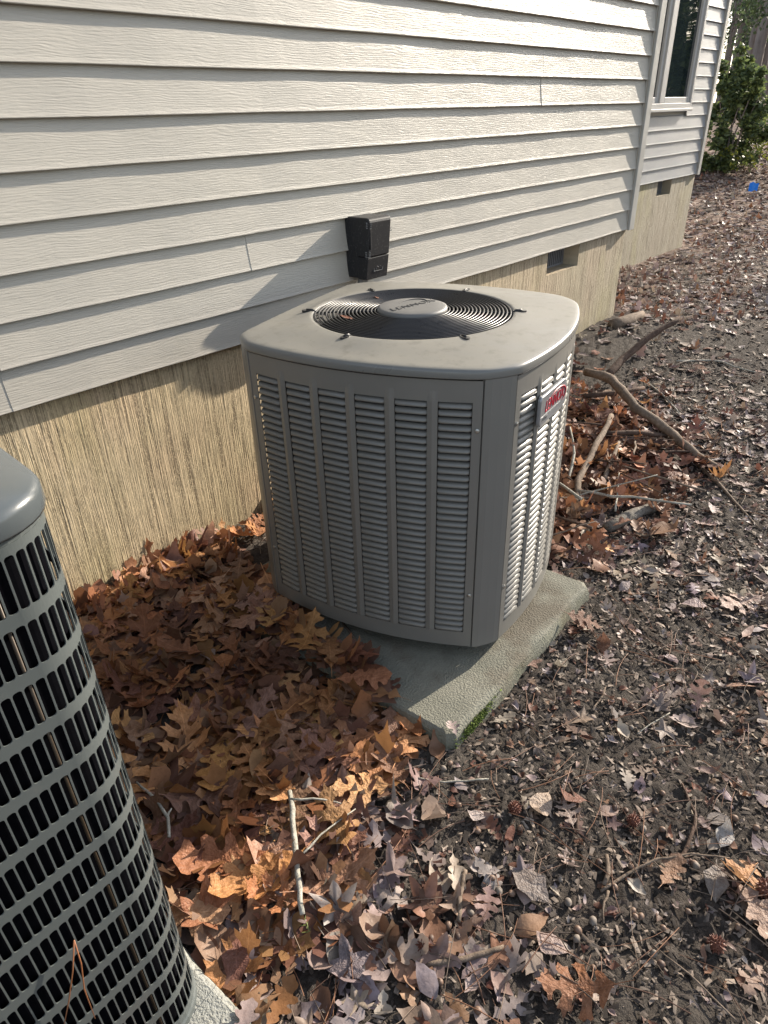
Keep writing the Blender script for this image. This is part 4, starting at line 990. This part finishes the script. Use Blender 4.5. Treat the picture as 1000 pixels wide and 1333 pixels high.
# crumbs of mulch and soil
bits = Litter()
def shard(r, s):
    L = s * r.uniform(.5, 1.6); W = s * r.uniform(.18, .6); Hh = s * r.uniform(.08, .35)
    V = np.array([(-L, -W, 0), (L * .8, -W * .7, Hh * .3), (L, W * .8, 0), (-L * .7, W, Hh * .3), (-L * .3, 0, Hh), (L * .4, W * .1, Hh * .8)], float) + r.normal(0, s * .08, (6, 3))
    T = np.array([(0, 1, 4), (1, 5, 4), (1, 2, 5), (2, 3, 4), (2, 4, 5), (3, 0, 4)]); return V, T
SOILC = [(0.045, 0.037, 0.032), (0.07, 0.058, 0.049), (0.028, 0.023, 0.020), (0.12, 0.10, 0.085), (0.22, 0.18, 0.15), (0.10, 0.078, 0.064), (0.28, 0.23, 0.19)]
for (n, xr, yr, s) in ((7000, (-0.9, 0.25), (-0.75, 0.6), .010), (26000, (0.25, 2.6), (-0.75, 1.0), .0085), (16000, (2.3, 4.6), (-0.9, 1.6), .011), (9000, (4.4, 8.2), (-0.8, 3.0), .016)):
    for x, y in zip(R.uniform(*xr, n), R.uniform(*yr, n)):
        if blocked(x, y) or on_pad(x, y, -0.004 if R.random() > .02 else -.3): continue
        if drift(x, y) > .6: continue
        V, T = shard(R, s * R.uniform(.4, 1.35)); V = V @ rot_mat(R.uniform(0, 6.28), abs(R.normal(0, .35)), R.uniform(0, 6.28)).T + np.array((x, y, float(gz(x, y)) + R.uniform(-.001, .006)))
        bits.add(V, T, np.array(SOILC[R.integers(len(SOILC))]) * R.uniform(.7, 1.3))
bits.build('mulch', M_bits, 'dark crumbs of mulch and soil between the leaves', 'mulch')
# dry pine needles and hair-thin twigs
needles = Litter()
def needle(x, y, L, yaw, c, rad=.0007, lift=0.008):
    n = 5; bend = R.normal(0, .25); V = []; T = []
    for i in range(n):
        t = i / (n - 1); a = yaw + bend * (t - .5); px_, py_ = x + L * (t - .5) * math.cos(a), y + L * (t - .5) * math.sin(a); z = surf(px_, py_) + lift + .006 * math.sin(math.pi * t)
        nx, ny = -math.sin(a), math.cos(a); V += [(px_ + nx * rad, py_ + ny * rad, z), (px_ - nx * rad, py_ - ny * rad, z), (px_, py_, z + rad * 1.7)]
    for i in range(n - 1):
        for j in range(3):
            a, b = i * 3 + j, i * 3 + (j + 1) % 3; T += [(a, b, b + 3), (a, b + 3, a + 3)]
    needles.add(np.array(V), np.array(T), c)
for (n, xr, yr) in ((430, (0.25, 2.0), (-0.6, 1.0)), (160, (0.25, 1.4), (0.7, 1.9)), (260, (1.7, 4.5), (-0.6, 1.6))):
    for x, y in zip(R.uniform(*xr, n), R.uniform(*yr, n)):
        if blocked(x, y) or on_pad(x, y, .05): continue
        for q in range(R.integers(1, 3)): needle(x + R.normal(0, .01), y + R.normal(0, .01), R.uniform(.06, .17), R.uniform(0, 6.28), np.array([(0.30, 0.15, 0.085), (0.22, 0.12, 0.08), (0.26, 0.19, 0.14), (0.12, 0.09, 0.07)][R.integers(4)]), R.uniform(.0005, .0013), R.uniform(.004, .022))
needles.build('pine_needles', M_needle, 'thin dry pine needles strewn over soil and leaves', 'pine needles')

# leaves that can be told apart: each its own object
leaf_me = {}
for kname, tpl in HIGH.items():
    for vi in range(7 if kname.startswith('oak') else 4):
        V, T = tpl[vi % len(tpl)]; V = curl(V, R, .38); V[:, 0] -= .45; me = fast_mesh('fallen_leaf', V, T, smooth=True); me.materials.append(M_leaf); leaf_me.setdefault(kname, []).append((me, V))
def look(s, c, ref):
    lum = .3 * c[0] + .6 * c[1] + .1 * c[2]
    return ('large ' if s > ref else 'small ') + ('pale ' if lum > .24 else 'dark ' if lum < .165 else '')
def put_leaf(x, y, kname, s, c, label, group, yaw=None, tilt=.25, lift=.01, z=None, flat=False):
    me, V = leaf_me[kname][R.integers(len(leaf_me[kname]))]; o = bpy.data.objects.new('fallen_leaf', me); col.objects.link(o)
    M_ = rot_mat(R.uniform(0, 6.28) if yaw is None else yaw, abs(R.normal(0, tilt)), R.uniform(0, 6.28)); mn = (V @ M_.T)[:, 2].min() * s
    z = (surf(x, y) + lift if z is None else z) - mn * .35
    o.matrix_world = Matrix.Translation((x, y, z)) @ Matrix(M_.tolist()).to_4x4() @ Matrix.Scale(s, 4)
    o.color = (*[float(q) for q in c], 1)
    if group: k_ = look(s, c, {'leaves of': .14, 'leaves on': .085, 'leaves pr': .115, 'leaves un': .13}.get(group[:9], .1)); label = k_ + label; group = k_ + group
    tag(o, label, 'leaf', group); return o
cnt = 0
while cnt < 190:
    x, y = R.uniform(.15, 1.45), R.uniform(.62, 1.98)
    if R.random() > d_drift(x, y) or blocked(x, y, .05): continue
    kn = ('oak', 'oak', 'oak', 'oak2', 'oak2', 'oak', 'oak', 'oval', 'oak', 'star')[R.integers(10)]
    lab = {'oak': 'lobed orange brown oak leaf lying in the drift between the two units', 'oak2': 'shallow lobed brown leaf lying in the drift between the two units', 'oval': 'smooth edged oval brown leaf in the drift between the two units', 'star': 'star shaped brown leaf in the drift between the two units'}[kn]
    put_leaf(x, y, kn, R.uniform(.14, .205) * (.62 if kn in ('oval', 'star') else 1), pick(ORANGE + ORANGE + RUSSET[:3]), lab, 'leaves of the drift, ' + kn, tilt=.10, lift=R.uniform(.020, .036)); cnt += 1
cnt = 0
while cnt < 20:                                                        # leaves standing against the foundation
    x, y = R.uniform(.55, 1.75), R.uniform(1.86, 1.985)
    o = put_leaf(x, y, ('oak', 'oak2', 'oval')[R.integers(3)], R.uniform(.09, .14), pick(ORANGE[:4]), 'orange brown leaf propped up against the foundation in sunlight', 'leaves propped on the foundation', tilt=.8, lift=.035); cnt += 1
cnt = 0
while cnt < 56:
    x, y = R.uniform(.55, 3.6), R.uniform(-.6, 1.45)
    if blocked(x, y) or on_pad(x, y, .03) or drift(x, y) > .3: continue
    kn = ('oak', 'oak2', 'oval', 'oval', 'star', 'long')[R.integers(6)]
    lab = {'oak': 'deeply lobed faded oak leaf on the dark soil', 'oak2': 'shallow lobed faded leaf on the dark soil', 'oval': 'pale oval dry leaf on the dark soil', 'star': 'pointed star shaped dry leaf on the dark soil', 'long': 'narrow pale dry leaf on the dark soil'}[kn]
    put_leaf(x, y, kn, R.uniform(.06, .11), pick(GREYED + RUSSET[1:4]), lab, 'leaves on the soil, ' + kn, tilt=.25, lift=R.uniform(.006, .016)); cnt += 1
cnt = 0
while cnt < 20:
    x, y = R.normal(2.55, .42), R.normal(1.2, .3)
    if blocked(x, y, .06) or on_pad(x, y, .02) or y > 1.95: continue
    put_leaf(x, y, ('oak', 'oak', 'oak2')[R.integers(3)], R.uniform(.10, .16), pick(RUSSET), 'russet oak leaf in the heap under the broken branches', 'leaves under the branches', tilt=.4, lift=R.uniform(.03, .06)); cnt += 1
for px, py, kn, s, c, yaw, lab in (
    (965, 790, 'oak', .17, (.46, .34, .29), 2.6, 'large pale lobed oak leaf lying flat on soil beside small stones'),
    (908, 915, 'oak', .10, (.38, .24, .20), 0.3, 'pinkish lobed oak leaf alone on black soil'),
    (962, 1150, 'oak', .13, (.45, .25, .13), 2.9, 'light orange lobed oak leaf with a gumball at its end'),
    (455, 1265, 'star', .10, (.24, .20, .21), 1.0, 'greyish purple maple leaf with pointed lobes'),
    (690, 1160, 'oval', .11, (.26, .22, .20), 1.4, 'large grey brown oval leaf standing on edge'),
    (716, 1238, 'oval', .075, (.40, .31, .28), 1.9, 'pale pink heart shaped leaf on the mulch'),
    (752, 1296, 'oak', .15, (.26, .125, .07), 2.2, 'dark brown oak leaf with long pointed lobes and pine needles over it'),
    (690, 868, 'star', .07, (.32, .21, .17), 0.5, 'small faded star leaf near the pad edge'),
    (440, 1090, 'oak', .17, (.36, .20, .09), 1.1, 'sunlit tan oak leaf beside the white stick'),
    (440, 1155, 'oak', .19, (.34, .19, .12), 5.9, 'long oak leaf stretching from the stick towards bare soil'),
    (455, 1215, 'star', .10, (.30, .19, .15), 1.5, 'crumpled reddish maple leaf below the white stick'),
    (330, 955, 'oak', .20, (.33, .17, .075), 4.9, 'biggest golden brown oak leaf of the drift'),
    (940, 1095, 'oval', .07, (.42, .40, .38), 0.1, 'pale grey veined leaf curled on the mulch'),
    (990, 1195, 'oak2', .17, (.34, .24, .19), 4.2, 'broad tan leaf beside the dark red gumball'),
    (575, 455, 'oval', .0, (0, 0, 0), 0, '')):
    if s == 0: continue
    p = gp(px, py); put_leaf(p[0], p[1], kn, s, c, lab, None, yaw=yaw, tilt=.12, lift=.032 if drift(p[0], p[1]) > .5 else .014)
p = at_z(425, 413, .93)
for i, (px, py) in enumerate(((452, 415), (492, 389))):
    p = at_z(px, py, 0.905); put_leaf(p[0], p[1], 'long', .05, (.32, .15, .10), 'curled reddish leaf scrap lying in the round fan guard', 'scraps in the fan guard', z=0.907, tilt=.5)

# ================================================================== STICKS, GUMBALLS, ACORNS
def wob(pts, n, amp, seed):
    r = np.random.default_rng(seed); P = np.array(pts, float); s = np.r_[0, np.cumsum(np.linalg.norm(np.diff(P, axis=0), axis=1))]; t = np.linspace(0, s[-1], n)
    Q = np.stack([np.interp(t, s, P[:, k]) for k in range(3)], 1); Q[1:-1] += r.normal(0, amp, (n - 2, 3)) * np.array([1, 1, .5]); return Q
def stick(pixels, rads, mat, label, lifts=None, n=None, amp=None, side=(), name='stick', cat='stick', sides=8):
    lifts = lifts or [0.0] * len(pixels); r0 = rads[0]
    pts = []
    for (px, py), lf in zip(pixels, lifts):
        q = gp(px, py, lf + r0 * .6 + (.010 if r0 < .008 and lf < .02 else 0)); pts.append(q)
    P = wob(pts, n or max(5, int(3 * len(pts))), amp if amp is not None else r0 * .25, int(pixels[0][0]) + int(pixels[0][1]))
    rr = np.interp(np.linspace(0, 1, len(P)), np.linspace(0, 1, len(rads)), rads); org = P[0].copy(); mb = MB(); mb.tube(P - org, list(rr * np.random.default_rng(3).uniform(.9, 1.12, len(P))), sides, jit=.06)
    for spx, srad, slift in side:
        q = [gp(a, b, l + srad + (.010 if r0 < .008 and l < .02 else 0)) for (a, b), l in zip(spx, slift)]; mb.tube(wob(q, 6, srad * .4, 5) - org, list(np.linspace(srad, srad * .5, 6)), 6)
    o = mb.build(name, mat, smooth=True); o.location = org; tag(o, label, cat); return o
stick([(762, 484), (792, 490), (828, 530), (868, 557), (905, 592), (938, 610)], [.022, .026, .024, .022, .020, .012], M_stick, 'long thick tan branch lying diagonally across the leaf heap', [.12, .14, .12, .07, .03, .0], 18, .0035, name='branch', cat='branch', sides=10)
stick([(788, 490), (812, 468), (845, 438), (886, 414)], [.024, .021, .018, .013], M_stick_dark, 'dark bent branch rising from the heap and ending in a broken tip', [.14, .18, .26, .34], 12, .003, name='branch', cat='branch', sides=10)
stick([(742, 664), (756, 620), (776, 578), (796, 541)], [.013, .015, .015, .013], M_stick, 'pale stick leaning beside the louvered unit with peeling bark', [.03, .05, .08, .10], 9, .004)
stick([(788, 564), (830, 563), (868, 567)], [.012, .013, .010], M_stick_dark, 'dark straight stick lying under the thick branch', [.07, .07, .05], 7, .002)
stick([(790, 687), (830, 668), (872, 651)], [.023, .025, .020], M_log, 'short thick grey log with cut ends on the leaves', [.01, .01, .01], 8, .002, name='log', cat='log', sides=12)
stick([(737, 640), (748, 590), (742, 556)], [.006, .006, .004], M_stick_pale, 'thin pale twig standing against the louvered unit', [.02, .10, .16], 6, .002)
stick([(785, 628), (800, 590), (806, 575)], [.012, .011, .009], M_stick, 'short tan stick stub in the leaf heap', [.03, .05, .06], 6, .002)
stick([(760, 516), (800, 512), (838, 505)], [.016, .014, .012], M_stick_dark, 'black rotten stick deep in the leaf heap', [.05, .06, .05], 6, .003)
stick([(905, 602), (945, 640), (990, 690)], [.010, .007, .004], M_stick, 'thin tapering branch end trailing over the leaves', [.01, .0, .0], 9, .004)
stick([(797, 423), (818, 416), (836, 409)], [.040, .036, .025], M_stick, 'pale root stub lying at the foot of the foundation corner', [.0, .0, .0], 6, .004, name='root', cat='root')
stick([(377, 1030), (383, 1085), (388, 1140), (394, 1190)], [.0062, .0066, .0062, .0056], M_stick_pale, 'straight lichen white stick lying across the edge of the leaf drift', [.066, .066, .060, .05], 12, .0012, side=[(((378, 1040), (420, 1040), (450, 1048)), .003, (.066, .06, .045)), (((388, 1117), (425, 1080), (463, 1053)), .0028, (.06, .055, .04))])
stick([(178, 1018), (200, 1037), (219, 1062), (220, 1090)], [.0028, .0036, .004, .004], M_stick_pale, 'small forked grey twig beside the slotted unit', [.066, .066, .064, .06], 9, .0012, side=[(((218, 1062), (223, 1052)), .003, (.064, .07))])
stick([(446, 810), (480, 852), (512, 905)], [.0032, .0036, .0042], M_stick, 'thin brown twig lying across the pad from under the unit', [.055, .053, .053], 9, .0012)
stick([(562, 838), (590, 862), (622, 884)], [.0028, .0030, .0034], M_stick_dark, 'short dark twig on the pad under the unit corner', [.051, .051, .051], 7, .0012)
stick([(553, 1257), (600, 1249), (656, 1233)], [.0062, .0066, .0048], M_stick, 'thick brown twig beside a gumball on the mulch', [.004] * 3, 9, .001)
stick([(597, 1200), (599, 1165), (606, 1133)], [.0052, .0056, .005], M_stick, 'upright lying bark covered twig on the mulch', [.004] * 3, 7, .001)
stick([(875, 1140), (898, 1095), (905, 1060), (888, 1020)], [.0036, .0044, .0044, .003], M_stick_dark, 'long curved dark twig on the mulch', [.004] * 4, 11, .0015)
stick([(782, 1160), (815, 1138), (850, 1120), (905, 1111), (950, 1117)], [.0038, .0034, .003, .0024, .0016], M_stick, 'slim crooked twig with a fork among acorns', [.006] * 5, 13, .001, side=[(((850, 1120), (880, 1150)), .0018, (.006, .004)), (((792, 1160), (784, 1185), (786, 1202)), .0034, (.006, .006, .004))])
stick([(790, 1113), (792, 1140), (786, 1152)], [.0046, .005, .005], M_stick, 'stubby snapped twig piece near the forked twig', [.005] * 3, 6, .0008)
stick([(750, 1085), (754, 1050), (740, 1020)], [.0042, .0042, .003], M_stick_dark, 'dark short twig near a spiky gumball', [.005] * 3, 7, .0012)
stick([(770, 925), (785, 905), (788, 895)], [.002, .0022, .0024], M_stick, 'tiny pale twig near the mossy pad corner', [.006] * 3, 5, .0008)
stick([(535, 1012), (580, 1018), (636, 1014)], [.0020, .0024, .0024], M_stick_pale, 'thin grey bowed twig in front of the pad corner', [.006] * 3, 8, .001)
stick([(850, 1230), (900, 1270), (960, 1330)], [.0016, .0018, .0018], M_stick, 'long thin straw crossing the mulch', [.008] * 3, 8, .0008)
stick([(968, 938), (1000, 930)], [.0045, .0045], M_stick, 'short tan twig at the soil edge', [.004] * 2, 5, .0008)
stick([(830, 955), (850, 940), (872, 928)], [.0014, .0016, .0016], M_stick_pale, 'tiny grey twig lying on black soil', [.006] * 3, 6, .0006)
stick([(840, 495), (870, 520), (885, 540)], [.004, .005, .004], M_stick_pale, 'thin grey root winding over the soil behind the branches', [.0] * 3, 8, .003)
stick([(880, 470), (930, 468), (985, 485)], [.006, .006, .004], M_stick_pale, 'pale crooked twig on the trodden soil', [.0] * 3, 9, .006)

for i in range(34):
    x, y = R.normal(2.5, .34), R.normal(1.32, .26)
    if blocked(x, y, .12) or on_pad(x, y, .05) or y > 1.85: continue
    a, L, z = R.uniform(0, 6.28), R.uniform(.10, .26), surf(x, y) + R.uniform(.05, .09); rd = R.uniform(.003, .008)
    d = np.array((math.cos(a), math.sin(a), R.uniform(-.15, .35))) * L
    o = MB().tube(wob([-d, d * .1, d], 7, rd * .5, i), list(np.linspace(rd, rd * .6, 7)), 6, jit=.08).build('stick', (M_stick, M_stick_dark, M_stick_pale)[i % 3], smooth=True); o.location = (x, y, z)
    tag(o, ('thin tan stick', 'thin dark stick', 'thin grey stick')[i % 3] + ' tangled in the leaf heap behind the louvered unit', 'stick', ('tan', 'dark', 'grey')[i % 3] + ' sticks in the heap')
# sweetgum balls: a spiked sphere
def gumball_mesh():
    r = np.random.default_rng(8); mb = MB(); n = 70; R0 = .0125
    bm = bmesh.new(); bmesh.ops.create_icosphere(bm, subdivisions=2, radius=R0); mb.add([v.co for v in bm.verts], [tuple(v.index for v in f.verts) for f in bm.faces]); bm.free()
    for i in range(n):
        z = 1 - 2 * (i + .5) / n; a = i * 2.39996; q = math.sqrt(1 - z * z); d = Vector((q * math.cos(a), q * math.sin(a), z)); L = r.uniform(.004, .0065)
        mb.tube([d * R0 * .95, d * (R0 + L * .6), d * (R0 + L)], [.0021, .0013, .0003], 5, cap=False)
    return mb.mesh('gumball')
gm = gumball_mesh(); gm.materials.append(simple('gumball_brown', (0.12, 0.038, 0.020), 0.6, var=.35, scale=200))
for px, py, s, lab in ((670, 1053, 1.0, 'spiky reddish brown gumball lying alone on the mulch'), (552, 1234, 1.05, 'spiky brown gumball at the end of the thick twig'), (932, 1231, 1.1, 'spiky brown gumball with a stalk below the grey leaves'), (994, 1160, 1.35, 'large dark gumball at the tip of the orange oak leaf'), (824, 1070, .95, 'weathered grey brown gumball among acorns'), (314, 898, 1.0, 'dark gumball half buried in the leaf drift')):
    p = gp(px, py, .012); o = link('gumball', gm); o.location = (p[0], p[1], surf(p[0], p[1]) + (.034 if px < 400 else .014)); o.rotation_euler = (R.uniform(0, 6), R.uniform(0, 6), 0); o.scale = (s,) * 3; tag(o, lab, 'gumball')
# acorns
th = np.linspace(0, 2 * math.pi, 12, endpoint=False)
def ac_ring(r, z): return [(r * math.cos(t), r * math.sin(t), z) for t in th]
ac_me = MB().rings([ac_ring(r, z) for r, z in ((.0004, -.0078), (.004, -.0072), (.0066, -.004), (.0072, 0), (.0062, .0042), (.0036, .0072), (.0010, .0084), (.0003, .0098))], True, True).mesh('acorn', True)
ac_mats = [simple('acorn_tan', (0.16, 0.10, 0.068), .6, var=.3, scale=150), simple('acorn_dark', (0.085, 0.05, 0.035), .6, var=.3, scale=150), simple('acorn_grey', (0.17, 0.14, 0.115), .7, var=.3, scale=150)]
acs = []
for m in ac_mats:
    me = ac_me.copy(); me.materials.append(m); acs.append(me)
spots = [(700, 905), (742, 914), (672, 947), (647, 948), (800, 1055), (814, 1058), (862, 1081), (853, 1057), (739, 1178), (752, 1213), (824, 1187), (826, 1197), (834, 1195), (821, 1130), (905, 1131), (938, 1137), (729, 1146), (767, 1023), (779, 1126), (860, 1257), (772, 1262), (577, 1002), (586, 995), (667, 996), (668, 1150), (610, 1146), (596, 1222), (750, 1224), (862, 1035), (903, 1127), (960, 1208), (850, 1245), (622, 1085)]
while len(spots) < 60:
    spots.append((R.uniform(560, 990), R.uniform(900, 1320)))
for px, py in spots:
    p = gp(px, py, .006)
    if on_pad(p[0], p[1], .02) or blocked(p[0], p[1]): continue
    k = R.choice(3, p=[.5, .25, .25]); o = link('acorn', acs[k]); o.location = (p[0], p[1], surf(p[0], p[1]) + .010); o.rotation_euler = (R.normal(1.3, .5), R.uniform(0, 6.28), R.uniform(0, 6.28)); o.scale = (R.uniform(.8, 1.15),) * 3
    tag(o, ('small tan acorn lying on the dark mulch', 'small dark brown acorn lying on the dark mulch', 'small weathered grey acorn lying on the dark mulch')[k], 'acorn', ('tan acorns', 'dark acorns', 'grey acorns')[k])
# moss on the pad's near edge
moss = Litter()
for i in range(800):
    t = np.clip(R.normal(.115, .04), 0.01, .35); q = c0 + e1 * t + e2 * R.uniform(-.012, -.004); V, T = shard(R, .0035); V = V @ rot_mat(R.uniform(0, 6.28), R.uniform(.3, 1.4), R.uniform(0, 6.28)).T + np.array((q[0], q[1], R.uniform(-.045, -.012)))
    moss.add(V, T, np.array((.10, .14, .03)) * R.uniform(.5, 1.4))
moss.build('moss', M_bits, 'green moss along the near edge of the concrete pad', 'moss')
# small green cedar sprig
p = gp(404, 1222, .02); sprig = empty('cedar_sprig', (p[0], p[1], p[2])); tag(sprig, 'tiny yellow green cedar sprig below the white stick', 'sprig')
mb = MB(); mb.tube([(0, 0, 0), (.012, .02, .01), (.02, .05, .012)], .0010, 5)
for i in range(9):
    t = i / 9; s = 1 if i % 2 else -1; b = np.array((.02 * t, .05 * t, .012 * min(1, 2 * t))); mb.tube([b, b + np.array((s * .010, .007, .003))], [.0012, .0006], 5)
o = mb.build('spray', simple('cedar_green', (.15, .17, .04), .6), sprig)
